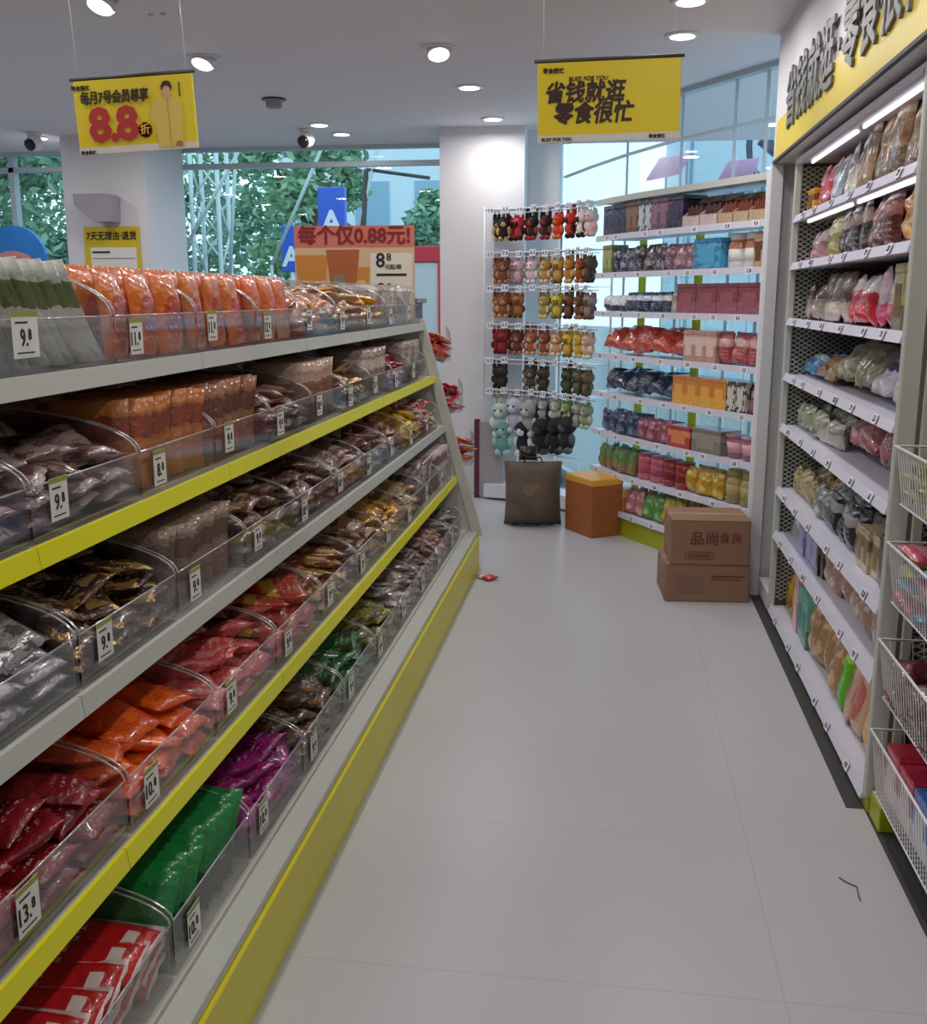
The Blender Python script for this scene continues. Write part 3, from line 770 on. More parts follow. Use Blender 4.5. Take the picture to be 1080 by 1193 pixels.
def fill_bin(l, k, spec):
    L_ = LV[l]
    fill, name, base, accent, style, price, look = spec
    y0 = L_['y0'] + k * L_['p']; w = L_['p'] - .012
    d, hf, hb = L_['d'], L_['hf'], L_['hb']
    if k == len(B[l]) - 1: w = min(w, Y_FAR - .02 - y0)
    o = ORD[k]
    head = f"clear bin of {look}s, {o} on {L_['word']} shelf at left"
    t = thing('snack_bin', head, 'bin', (L_['x'], y0, L_['z']), 0, f"clear bins on the {L_['word']} shelf")
    sm, fm, bm, km = shape(('bin', l, round(w, 3)), lambda: bin_meshes(d, w, hf, hb))
    obj('side_panel', sm, t); obj('side_panel', sm, t, (0, w - .003, 0)); obj('front_panel', fm, t); obj('base_panel', bm, t); obj('back_panel', km, t)
    tg = .045 if l != 1 else .05
    ts = {1: 1.0, 2: 1.0, 3: .95, 4: 1.0, 5: 1.0}[l]
    if l == 1 and k == 1:
        price_tag(t, (.001, .10, .035), price, .085, .085)
    else:
        price_tag(t, (.001, tg + .045, .018 + .012 * (k % 2)), price, .062 * ts, .08 * ts)
    lab = f"{look}, {o} bin, {L_['word']} shelf of left rack"
    grp = f"{look}s in the {o} bin, {L_['word']} shelf"
    n0 = [0]
    def put(me, loc, rot):
        q = obj(name, me, None, loc, rot); tag(q, lab, 'snack packet', grp); n0[0] += 1
        return q
    X, Z = L_['x'], L_['z'] + .006
    metal = .0
    rough = .26
    if fill == 'heap':
        small = l >= 4
        pw, ph, pt = (.125, .165, .042)
        if l == 3 and k == 0: rough, metal = .2, .35
        if 'gold' in look or 'silver' in look: rough, metal = .22, .4
        ms = [pack_mesh('pouch', name, base, accent, style, pw, ph, pt, s, rough, metal) for s in (1, 2, 3)]
        nY = 3; nX = max(2, round(d / .17))
        # a raised step at the back of the bin carries the heap
        MB().box((-d + .006, .006, .004), (-.165, w - .006, .070), 0, .004).build('step_insert', mat('step_insert', '#5d5048', .6), t)
        for ix in range(nX):
            zs = (.022, .056, .088, .118) if ix == 0 else ((.092, .126, .156) if ix == 1 else (.10, .14))
            for li, zc in enumerate(zs):
                top = li >= len(zs) - 2
                for iy in range(nY):
                    px = X - (.085 if ix == 0 else .10) - ix * (d - .17) / max(1, nX - 1) + (rnd(-.012, .012) if top else rnd(-.003, .002))
                    py = y0 + .073 + iy * (w - .146) / 2 + rnd(-.008, .008)
                    if top:
                        if ix == 0: px -= .02 * (li - len(zs) + 3)
                        rot = (-pi / 2 + rnd(-.4, .4), rnd(-.4, .4), pi / 2 + rnd(-.8, .8))
                    else:
                        rot = (-pi / 2 + rnd(-.12, .12), rnd(-.1, .1), pi / 2 + rnd(-.15, .15))
                    put(random.choice(ms), (px, py, Z + zc + rnd(0, .008)), rot)
    elif fill == 'file':
        hh = {1: .19, 2: .20, 3: .18, 4: .19, 5: .19}[l]
        ww = min(d - .06, .22)
        ms = [pack_mesh('sachet', name, base, accent, style, ww, hh, .026, s, .28, metal) for s in (1, 2, 3)]
        n = 11
        for i in range(n):
            py = y0 + .03 + i * (w - .06) / (n - 1)
            tl = rnd(-.10, .04) - (.45 if l == 5 else .06)
            put(random.choice(ms), (X - ww / 2 - .012 - rnd(0, .02), py, Z + hh / 2 * cos(tl) + .004), (tl, rnd(-.04, .04), rnd(-.06, .06)))
        if l <= 2:
            for i in range(0, n, 2):
                py = y0 + .04 + i * (w - .08) / (n - 1)
                put(random.choice(ms), (X - d + .04 + .0, py, Z + hh / 2 + .006), (rnd(-.1, .1), 0, pi / 2 + rnd(-.1, .1)))
    elif fill == 'face':
        ms = [pack_mesh('pouch', name, base, accent, style, .125, .20, .036, s, .25, metal) for s in (1, 2, 3)]
        for row in range(5):
            for i in range(3):
                py = y0 + .078 + i * (w - .156) / 2
                put(random.choice(ms), (X - .045 - row * .056, py + rnd(-.008, .008), Z + .10 + row * .004), (rnd(-.05, .03) - .12, rnd(-.05, .05), pi / 2 + rnd(-.08, .08)))
    elif fill == 'lean':
        ms = [pack_mesh('sachet', name, base, accent, style, .20, .25, .022, s, .3, metal) for s in (1, 2, 3)]
        n = 12
        for i in range(n):
            py = y0 + .05 + i * (w - .075) / (n - 1)
            tl = .62 if i > 3 else .5
            put(random.choice(ms), (X - .12 - rnd(0, .015), min(py, y0 + w - .01) - .05, Z + .125 * cos(tl) + .004), (tl, rnd(-.04, .04), rnd(-.04, .04)))
    elif fill == 'shingle':
        ms = [pack_mesh('sachet', name, base, accent, style, .11, .26, .028, s, .24, metal) for s in (1, 2, 3)]
        for layer in range(3):
            for i in range(6):
                py = y0 + .05 + i * (w - .09) / 5
                put(random.choice(ms), (X - .145 - rnd(0, .02), py, Z + .025 + layer * .034 + rnd(0, .004)), (-pi / 2, .28 + rnd(-.10, .10), -pi / 2 + rnd(-.10, .10)))
        for i in range(4):
            py = y0 + .07 + i * (w - .13) / 3
            put(random.choice(ms), (X - .37, py, Z + .10), (-pi / 2 + rnd(-.2, .2), .2, -pi / 2 + rnd(-.2, .2)))
for l in range(1, 6):
    for k, spec in enumerate(B[l]):
        fill_bin(l, k, spec)

# bins on the far end of the rack
for i, (z, xx, c1, c2, look) in enumerate(((1.19, -.93, '#b8341f', '#d8704c', 'orange red packet'), (.90, -.86, '#b4222a', '#d8c8c8', 'red and white packet'), (.60, -.79, '#c2562c', '#d89060', 'copper orange packet'))):
    w3 = ['upper', 'middle', 'lower'][i]
    t = thing('end_bin', f'clear bin of {look}s hung on the far end of the left rack', 'bin', (xx, Y_FAR + .035, z), 0, 'clear bins hung on the far rack end')
    a = MB().box((-.24, 0, 0), (0, .17, .004)).build('base_panel', M_clear, t)
    fr = MB().box((-.24, .167, .004), (0, .17, .11)).build('front_panel', M_clear, t)
    for x in (-.24, -.003):
        MB().prism([(0, .004), (.17, .004), (.17, .11), (.10, .17), (0, .20)], 0, x, x + .003).tube([(x + .0015, .17, .11), (x + .0015, .10, .17), (x + .0015, 0, .20)], .0022, 5, 1).build('side_panel', [M_clear, M_edge], t)
    ms = [pack_mesh('pouch', 'candy_packet', c1, c2, 'blotch', .11, .15, .036, s, .25) for s in (1, 2, 3)]
    for j in range(9):
        q = obj('candy_packet', random.choice(ms), None, (xx - .06 - .06 * (j % 3), Y_FAR + .115 + rnd(-.01, .01), z + .03 + .05 * (j // 3)), (-pi / 2 + rnd(-.5, .5), rnd(-.4, .4), rnd(-.7, .7)))
        tag(q, f'{look} in the {w3} bin on the far end of left rack', 'snack packet', f'{look}s in the {w3} rack end bin')
# ================================================================ mesh-sided shelf unit on the right
SHZ = [0.055, .430, .650, .955, 1.195, 1.45, 1.70, 1.91]      # shelf tops, bottom first
SHW = ['bottom', 'second lowest', 'third lowest', 'fourth lowest', 'fifth lowest', 'sixth lowest', 'second highest', 'highest']
RX0, RX1, RY0, RY1 = .80, 1.25, 3.02, 5.06
unit = thing('shelf_unit', 'tall white shelf unit with perforated side panels on the right', 'shop shelf', (RX0, RY0, 0))
def up(mb, name, m, loc=None):
    mb.v = [(x - RX0, y - RY0, z) for x, y, z in mb.v]
    return mb.build(name, m, unit)
up(MB().box((RX0 + .012, RY0 + .0, .004), (RX1, RY1, .05)), 'base_plinth', M_lime)
M_shelfw = mat('lilac_white_shelf', '#d2d2e0', .35)
M_strip = mat('led_strip', '#ffffff', .5, emit='#ffffff', es=1.6)
M_rtag = mat('shelf_tag_paper', '#e4e4ee', .5)
M_tagink = mat('tag_print_blue', '#4a5570', .6)
def shelf_tag(parent, loc, rot, s, w=.05, h=.032):
    o = MB().box((-w / 2, -.0015, -h / 2), (w / 2, 0, h / 2)).build('price_tag', M_rtag, parent, loc, rot)
    text('price_text', s, h * .8, M_ink, o, (0, -.002, 0), FACE_CAM, .0005, sx=.9)
    return o
PR = ['4.9', '6.5', '3.8', '9.9', '5.5', '7.9', '12.8', '2.5']
for i, z in enumerate(SHZ + [2.165]):
    s = up(MB().box((RX0 + .015, RY0 + .05, z - .022), (RX1, RY1 - .02, z - .002)), 'shelf', M_shelfw)
    # sloping ticket channel along the front
    ch = MB().prism([(RX0 + .016, z - .030), (RX0 - .002, z - .028), (RX0 + .010, z + .005), (RX0 + .016, z + .005)], 1, RY0 + .05, RY1 - .02)
    ch.v = [(x - RX0, y - RY0, zz) for x, y, zz in ch.v]
    ch.build('ticket_channel', M_shelfw, s)
    if i < 8:
        for j in range(6):
            shelf_tag(s, (-.0005, .22 + j * .31 + rnd(-.05, .05), z - .010), (radians(-19), 0, -pi / 2), PR[(i * 3 + j) % 8])
for (xx, yy, w_) in ((RX0, RY0, .055), (RX0, RY1 - .03, .03)):
    up(MB().box((xx, yy, .05), (xx + w_, yy + .03 if w_ < .05 else yy + .03, 2.168), 0, .004), 'upright', M_steel_grey)
up(MB().box((RX1, RY0, .05), (RX1 + .015, RY1, 2.168)), 'back_panel', mat('shelf_back', '#77736e', .5))
up(MB().box((RX0 + .055, RY0 + .004, .05), (RX1, RY0 + .012, 2.168)), 'side_panel', mat('panel_grey', '#6f6c69', .5))
# expanded-metal far side: thin diagonal strands
def lattice(u0, u1, v0, v1, pu, pv, r, place):
    mb = MB()
    k = pv / pu
    for sgn in (1, -1):
        c = v0 - (u1 - u0) * k if sgn > 0 else v0
        cmax = v1 if sgn > 0 else v1 + (u1 - u0) * k
        while c < cmax:
            pts = []
            # line v = c + sgn*k*(u-u0)
            ua, ub = u0, u1
            va, vb = c, c + sgn * k * (u1 - u0)
            lo, hi = 0.0, 1.0
            dv = vb - va
            for lim, less in ((v0, False), (v1, True)):
                tt = (lim - va) / dv
                if (dv > 0) == less: hi = min(hi, tt)
                else: lo = max(lo, tt)
            if hi - lo > .01:
                P = [place(ua + (ub - ua) * q, va + dv * q) for q in (lo, hi)]
                mb.tube(P, r, 4, cap=False)
            c += pv * 2
    return mb
lt = lattice(RX0 + .03, RX1, .08, 2.13, .018, .011, .0032, lambda u, v: (u, RY1 - .012, v))
up(lt, 'mesh_panel', M_steel_grey)
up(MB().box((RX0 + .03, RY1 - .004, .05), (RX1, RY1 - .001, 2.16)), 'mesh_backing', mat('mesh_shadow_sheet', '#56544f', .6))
# light strips under the two upper shelves
for z in (2.165, 1.91):
    for (a, b_) in ((RY0 + .10, RY0 + .95), (RY0 + 1.05, RY1 - .12)):
        o = up(MB().box((RX0 + .048, a, z - .034), (RX0 + .061, b_, z - .0225), 0, .003), 'light_strip', M_strip)

# what stands on the shelves: (far -> near) kind, name, base, accent, style, w, h, t, copies, look
G = {
 7: [('carton', 'snack_carton', '#d8a81e', '#7a3c14', 'band', .16, .11, .16, 1, 'yellow carton'),
     ('pouch', 'chip_bag', '#b01f3c', '#d8788c', 'band', .17, .19, .05, 2, 'crimson bag'),
     ('pouch', 'chip_bag', '#8a97a8', '#c9ced6', 'window', .16, .19, .05, 2, 'grey blue bag'),
     ('pouch', 'chip_bag', '#bdb4aa', '#8c8378', 'band', .17, .21, .05, 2, 'pale taupe bag'),
     ('pouch', 'kraft_bag', '#8d6a48', '#5e4630', 'band', .17, .26, .05, 2, 'tall kraft brown bag'),
     ('pouch', 'kraft_bag', '#a07a52', '#6b5138', 'low', .18, .25, .05, 4, 'tan kraft bag'),
     ('pouch', 'wipes_bag', '#3f9fc9', '#d8e4ea', 'band', .17, .15, .06, 2, 'bright blue bag')],
 6: [('pouch', 'biscuit_bag', '#b08086', '#d8bcc0', 'band', .16, .13, .06, 3, 'dusty pink bag'),
     ('pouch', 'biscuit_bag', '#9a9233', '#cfc98a', 'band', .15, .17, .06, 2, 'olive yellow bag'),
     ('pouch', 'biscuit_bag', '#30201c', '#a88c7c', 'band', .16, .19, .05, 4, 'black brown bag'),
     ('pouch', 'biscuit_bag', '#5c1c18', '#a0584c', 'band', .16, .18, .05, 3, 'dark maroon bag'),
     ('pouch', 'bread_bag', '#d88a1c', '#e8b85a', 'blotch', .24, .18, .11, 2, 'plump orange bag')],
 5: [('pouch', 'noodle_bag', '#a8988a', '#5a4438', 'band', .16, .15, .06, 3, 'beige bag with brown band'),
     ('pouch', 'noodle_bag', '#6a5a4c', '#cbbfb0', 'low', .16, .19, .06, 3, 'umber bag'),
     ('pouch', 'noodle_bag', '#c6283c', '#e8e0e0', 'top', .16, .17, .06, 3, 'red bag with white top'),
     ('pouch', 'noodle_bag', '#d8c0cc', '#c05070', 'low', .15, .19, .06, 2, 'pale pink bag'),
     ('carton', 'biscuit_box', '#b0a02a', '#6a5a1c', 'low', .12, .20, .14, 2, 'tall olive gold carton')],
 4: [('sachet', 'towel_pack', '#2f86bd', '#c8d8e4', 'band', .16, .11, .06, 3, 'vivid blue flat pack'),
     ('sachet', 'sock_pack', '#b08a5c', '#6a4a30', 'blotch', .17, .12, .06, 3, 'camel flat pack'),
     ('pouch', 'laundry_bag', '#8a8468', '#b8b496', 'blotch', .22, .20, .10, 4, 'large khaki bag lying slumped'),
     ('pouch', 'laundry_bag', '#d0cfd8', '#2c3c84', 'band', .20, .15, .08, 3, 'white bag with blue band'),
     ('pouch', 'laundry_bag', '#8a9088', '#c2c8c2', 'blotch', .20, .16, .08, 2, 'grey green bag')],
 3: [('pouch', 'tissue_pack', '#b4bca0', '#78866a', 'blotch', .13, .11, .07, 5, 'small sage green pack'),
     ('pouch', 'tissue_pack', '#d8d6cc', '#a4a89c', 'band', .13, .10, .07, 3, 'small off white pack'),
     ('pouch', 'cushion_pack', '#a85a62', '#c08488', 'blotch', .26, .21, .12, 3, 'dusty rose plump pack'),
     ('pouch', 'cushion_pack', '#96505a', '#2c2024', 'low', .24, .16, .11, 2, 'rose pack with black edge')],
 2: [('pouch', 'sponge_pack', '#c8bd94', '#a08a50', 'blotch', .13, .12, .07, 4, 'cream fluffy pack'),
     ('pouch', 'sponge_pack', '#7e8a86', '#c2c8c4', 'blotch', .13, .12, .06, 3, 'grey teal pack'),
     ('pouch', 'stocking_pack', '#1e222c', '#a8a4a8', 'band', .15, .15, .05, 4, 'black stocking pack'),
     ('carton', 'soap_box', '#c4b08a', '#8a7450', 'band', .07, .14, .15, 3, 'cream slim carton'),
     ('carton', 'soap_box', '#22301e', '#5a7050', 'band', .06, .16, .15, 3, 'black green slim carton')],
 1: [('pouch', 'paper_bag', '#a4a4ac', '#d8d8de', 'band', .15, .15, .05, 3, 'light grey bag'),
     ('carton', 'tea_box', '#7c84b4', '#a8aed0', 'band', .14, .16, .15, 3, 'periwinkle carton'),
     ('carton', 'tea_box', '#1c1a1a', '#6a5a50', 'band', .05, .17, .15, 2, 'slim black carton'),
     ('pouch', 'cookie_bag', '#a8887c', '#d4c0b6', 'blotch', .17, .16, .07, 8, 'pinkish tan clear bag')],
 0: [('pouch', 'fruit_bag', '#c99a1c', '#8a5a14', 'blotch', .16, .20, .08, 2, 'mustard yellow bag'),
     ('pouch', 'fruit_bag', '#a85c28', '#6a3a1c', 'blotch', .15, .20, .08, 1, 'copper brown bag'),
     ('carton', 'pastry_box', '#e0a8b0', '#e8c8cc', 'band', .12, .26, .12, 1, 'pale pink carton'),
     ('carton', 'pastry_box', '#6fc4ac', '#3c8c7c', 'low', .15, .22, .15, 2, 'mint teal carton'),
     ('pouch', 'bread_bag', '#b08a62', '#d8b890', 'blotch', .18, .24, .08, 5, 'tan crinkled clear bag'),
     ('pouch', 'gift_bag', '#5cc41c', '#a0e060', 'top', .16, .27, .06, 1, 'lime green bag'),
     ('pouch', 'gift_bag', '#d8b49c', '#c86a5c', 'window', .20, .30, .06, 2, 'peach bag with red print'),
     ('pouch', 'gift_bag', '#e08c14', '#e8c060', 'low', .16, .31, .06, 1, 'bright orange bag'),
     ('pouch', 'gift_bag', '#98a884', '#d4ccb4', 'band', .16, .28, .06, 2, 'sage and cream bag')],
}
for si, items in G.items():
    tot = sum(i[5] * i[8] if i[0] == 'carton' else i[5] * i[8] * .80 for i in items)
    y = RY1 - .06
    sc = (RY1 - RY0 - .17) / tot
    for (kind, name, base, acc, sty, w, h, t_, n, look) in items:
        for j in range(n):
            st = (w if kind == 'carton' else w * .80) * sc
            w2 = min(w, st * (.98 if kind == 'carton' else 1.18))
            y -= st
            for row in range(2):
                me = pack_mesh(kind, name, base, acc, sty, w, h, t_, 1 + (j + row) % 3)
                xx = RX0 + .05 + t_ / 2 + row * (t_ + .03) + rnd(0, .015)
                if kind == 'carton':
                    q = obj(name, me, None, (xx, y + st / 2, SHZ[si]), (0, 0, -pi / 2 + rnd(-.06, .06)))
                    q.scale = (w2 / w, 1, 1)
                else:
                    lie = 'slumped' in look or si == 4 or (si == 3 and 'rose' in look)
                    a = -(.9 if lie else .16) + rnd(-.1, .1)
                    up_ = h / 2 * cos(a) + (t_ * .5 * abs(sin(a)))
                    q = obj(name, me, None, (xx + (h / 2 * abs(sin(a)) * .9), y + st / 2, SHZ[si] + up_), (a, rnd(-.06, .06), -pi / 2 + rnd(-.22, .12)))
                    q.scale = (w2 / w, 1, 1)
                tag(q, f'{look} on the {SHW[si]} shelf of the right mesh-sided unit', 'packaged goods', f'{look}s, {SHW[si]} shelf of right unit')

# ================================================================ wire baskets at the near end on the right
brack = thing('basket_rack', 'white perforated rack end carrying wire baskets at the right edge', 'shop rack', (.86, 2.99, 0))
def bp_(mb, name, m):
    mb.v = [(x - .86, y - 2.99, z) for x, y, z in mb.v]
    return mb.build(name, m, brack)
lt = lattice(.88, 1.24, .30, 2.12, .022, .012, .0034, lambda u, v: (u, 3.006, v))
bp_(lt, 'mesh_panel', M_steel_grey)
bp_(MB().box((.862, 2.99, .05), (.885, 3.013, 2.168)), 'upright', M_steel_grey)
bp_(MB().box((.815, 2.90, .004), (1.25, 3.01, .085), 0, .003), 'base_plinth', M_lime)
BK = [(1.145, .16), (.871, .17), (.583, .17), (.305, .19), (1.40, .14), (1.72, .15)]
BL = [('fifth', 'pastel'), ]
BKW = ['wire basket at hip height with olive yellow bags', 'wire basket with pink, blue and yellow flat packs', 'wire basket with plum red net packs', 'lowest wire basket with red, blue and green cartons', 'wire basket at eye level with brown and pink bags', 'highest wire basket with brown snack bags']
bx0, bx1, by0, by1 = .785, 1.22, 2.02, 2.955
for (z, hh), lab in zip(BK, BKW):
    far = z > 1.3
    x0 = bx0 if not far else .90
    t = thing('wire_basket', lab, 'basket', (x0, by0, z - hh), 0)
    dx, dy = bx1 - x0, by1 - by0
    R = [(0, 0), (dx, 0), (dx, dy), (0, dy)]
    ins = [(.02, .02), (dx - .02, .02), (dx - .02, dy - .02), (.02, dy - .02)]
    MB().tube([(x, y, hh) for x, y in R], .0042, 6, closed=True).build('rim', M_wire, t)
    wv = MB()
    ny = int(dy / .024); nx = int(dx / .03)
    for i in range(1, ny):
        y = dy * i / ny; yb = .02 + (dy - .04) * i / ny
        wv.tube([(0, y, hh), (.02, yb, 0)], .0017, 4, cap=False)
        wv.tube([(dx, y, hh), (dx - .02, yb, 0)], .0017, 4, cap=False)
    for i in range(1, nx):
        x = dx * i / nx; xb = .02 + (dx - .04) * i / nx
        wv.tube([(x, dy, hh), (xb, dy - .02, 0)], .0017, 4, cap=False)
        wv.tube([(x, 0, hh), (xb, .02, 0)], .0017, 4, cap=False)
    wv.build('side_wires', M_wire, t)
    fl = MB().tube([(x, y, 0) for x, y in ins], .003, 5, closed=True)
    for i in range(1, ny):
        yb = .02 + (dy - .04) * i / ny
        fl.tube([(.02, yb, 0), (dx - .02, yb, 0)], .0017, 4, cap=False)
    for i in range(1, 6):
        xb = .02 + (dx - .04) * i / 6
        fl.tube([(xb, .02, 0), (xb, dy - .02, 0)], .002, 4, cap=False)
    fl.build('bottom_wires', M_wire, t)
def basket_fill(z, hh, specs, name, where, x0=bx0, kind='pouch', layers=3):
    for layer in range(layers):
        for ix in range(3):
            for iy in range(5):
                base, acc, sty, look = specs[(ix + iy + layer) % len(specs)]
                me = pack_mesh(kind, name, base, acc, sty, .13, .17, .045, 1 + (ix + iy) % 3)
                q = obj(name, me, None, (x0 + .10 + ix * (bx1 - x0 - .2) / 2, by1 - .11 - iy * .165, z - hh + .03 + layer * .042 + rnd(0, .004)),
                        (-pi / 2 + rnd(-.2, .2), rnd(-.2, .2), pi / 2 + rnd(-.25, .25)))
                tag(q, f'{look} {where}', 'packaged goods', f'{look}s {where}')
basket_fill(1.145, .16, [('#8f8f3c', '#c2bc74', 'blotch', 'olive yellow bag')], 'vegetable_snack_bag', 'in the hip height wire basket', layers=3)
basket_fill(.871, .17, [('#b8485c', '#d88c98', 'band', 'rose pink pack'), ('#5a94b8', '#c0d4e0', 'band', 'sky blue pack'), ('#a8983a', '#c8bc70', 'band', 'dull yellow pack')], 'towel_pack', 'in the wire basket with pink and blue packs', layers=4)
basket_fill(.583, .17, [('#5c2430', '#7c3c48', 'blotch', 'plum red net pack')], 'net_fruit_pack', 'in the second lowest wire basket', layers=3)
basket_fill(1.40, .14, [('#a06c52', '#c89a84', 'band', 'brown bag'), ('#b87c80', '#d8b4b4', 'band', 'pale pink bag')], 'snack_bag', 'in the eye level wire basket', .90, layers=2)
basket_fill(1.72, .15, [('#9a7a58', '#c4a884', 'band', 'sandy brown bag')], 'snack_bag', 'in the highest wire basket', .90, layers=2)
cols = [('#b01f3c', '#e8d8d8', 'red'), ('#b01f3c', '#e8d8d8', 'red'), ('#4a6cb8', '#e0e4ec', 'blue'), ('#2c6a48', '#d8e0d8', 'green'), ('#2c6a48', '#d8e0d8', 'green'), ('#b01f3c', '#e8d8d8', 'red')]
for i, (c1, c2, cn) in enumerate(cols):
    for ix in range(2):
        c, a2, n2 = (c1, c2, cn) if ix == 0 else ('#a41c38', '#e8d8d8', 'red')
        me = pack_mesh('carton', 'sweet_carton', c, a2, 'low', .13, .155, .115, 0)
        q = obj('sweet_carton', me, None, (bx0 + .10 + ix * .18, by1 - .09 - i * .14, .305 - .19 + .006), (0, 0, -pi / 2))
        tag(q, f'{n2} carton with white label in the lowest wire basket', 'carton', f'{n2} cartons in the lowest wire basket')

# ================================================================ hanging wire baskets between the unit and the wall end
t = thing('end_hanger', 'narrow white hanger panel with small wire trays behind the mesh-sided unit', 'shop rack', (.80, 5.07, 0))
MB().box((.40, .0, .10), (.41, .32, 2.10)).build('panel', mat('hanger_panel', '#8f9a94', .5), t)
MB().box((.0, .0, .02), (.41, .32, .10)).build('base', M_steel, t)
for z in (1.35, 1.08, .82, .55):
    wv = MB().tube([(.40, .03, z), (.05, .03, z), (.05, .29, z), (.40, .29, z)], .003, 5)
    wv.tube([(.40, .03, z - .12), (.07, .03, z - .12), (.07, .29, z - .12), (.40, .29, z - .12)], .003, 5)
    for i in range(9):
        y = .03 + .26 * i / 8
        wv.tube([(.05, y, z), (.07, y, z - .12), (.40, y, z - .12)], .0018, 4)
    wv.build('wire_tray', M_wire, t)
for (z, n, c, a, look) in ((1.95, 3, '#a87c88', '#c8a8b0', 'mauve pink hanging pack'), (1.70, 3, '#a06c7c', '#c098a4', 'plum pink hanging pack'), (1.38, 3, '#4c8478', '#8cb4a8', 'teal green pack'), (1.07, 3, '#6a8c80', '#98b0a4', 'grey green pack'), (.80, 3, '#7a5c50', '#a48c80', 'cocoa brown pack'), (.53, 3, '#6a4438', '#94786a', 'dark brown pack')):
    for j in range(n):
        me = pack_mesh('pouch', 'hanging_pack', c, a, 'band', .09, .19, .05, 1 + j)
        q = obj('hanging_pack', me, None, (.90 + .06 * (j % 2), 5.12 + .09 * j, z + .0), (rnd(-.1, .1), 0, -pi / 2 + rnd(-.1, .1)))
        tag(q, f'{look} on the hanger panel behind the right unit', 'packaged goods', f'{look}s on the hanger panel')

# ================================================================ curved shelf unit before the glass
P = [(.765, 5.61), (.54, 5.955), (.356, 6.23), (.215, 6.445), (.08, 6.66), (-.03, 6.87), (-.13, 7.09)]
def arclen(poly):
    s = [0.0]
    for a, b_ in zip(poly, poly[1:]): s.append(s[-1] + (Vector(b_) - Vector(a)).length)
    return s
def at(poly, s):
    S_ = arclen(poly)
    s = max(0, min(S_[-1], s))
    for i in range(len(poly) - 1):
        if s <= S_[i + 1] + 1e-9:
            a, b_ = Vector(poly[i]), Vector(poly[i + 1]); f_ = (s - S_[i]) / (S_[i + 1] - S_[i])
            p = a.lerp(b_, f_); tg = (b_ - a).normalized()
            return p, tg, Vector((tg.y, -tg.x))
SL = arclen(P)[-1]
CZ = [.16, .408, .664, .925, 1.181, 1.455, 1.702, 1.94]
cu_ = thing('curved_shelf_unit', 'curved white shelf unit in front of the bright corner glass', 'shop shelf', (0, 0, 0))
MB().strip(P, .02, .30, 0.0, .13).build('base_plinth', M_lime, cu_)
for i, z in enumerate(CZ + [2.17]):
    d1 = .30 if z < 2 else .34
    s = MB().strip(P, 0.012, d1, z - .022, z - .002).build('shelf', M_shelfw, cu_)
    MB().strip(P, -.004, .012, z - .032, z + .004).build('ticket_channel', M_shelfw if z < 2 else M_steel_grey, s)
    if i < 8:
        for j in range(7):
            pp_, tg, nn = at(P, .12 + j * (SL - .24) / 6 + rnd(-.06, .06))
            q = pp_ - nn * .0045
            shelf_tag(s, (q.x, q.y, z - .016), (0, 0, atan2(-tg.y, -tg.x)), PR[(i * 5 + j * 3) % 8], .06, .034)
for s_, lab in ((0.0, 'e'), (SL, 'f')):
    pp_, tg, nn = at(P, s_)
    a = MB()
    q0, q1 = pp_ - nn * .02, pp_ + nn * .33
    e = tg * (.028 if s_ == 0 else -.02)
    a.add([(q0.x, q0.y, 0), (q1.x, q1.y, 0), (q1.x - e.x, q1.y - e.y, 0), (q0.x - e.x, q0.y - e.y, 0),
           (q0.x, q0.y, 2.17), (q1.x, q1.y, 2.17), (q1.x - e.x, q1.y - e.y, 2.17), (q0.x - e.x, q0.y - e.y, 2.17)],
          [(3, 2, 1, 0), (4, 5, 6, 7), (0, 1, 5, 4), (1, 2, 6, 5), (2, 3, 7, 6), (3, 0, 4, 7)])
    if s_ == 0: a.build('end_panel', M_steel, cu_)
M_limep = mat('lime_post', '#b9bd28', .4)
for s_ in (.30, .95, SL - .06):
    pp_, tg, nn = at(P, s_); q = pp_ + nn * .315
    MB().box((q.x - .025, q.y - .015, 0), (q.x + .025, q.y + .015, 2.147)).build('back_post', M_limep, cu_)
CW = ['bottom', 'second lowest', 'third lowest', 'fourth lowest', 'fifth lowest', 'sixth lowest', 'seventh lowest', 'highest']
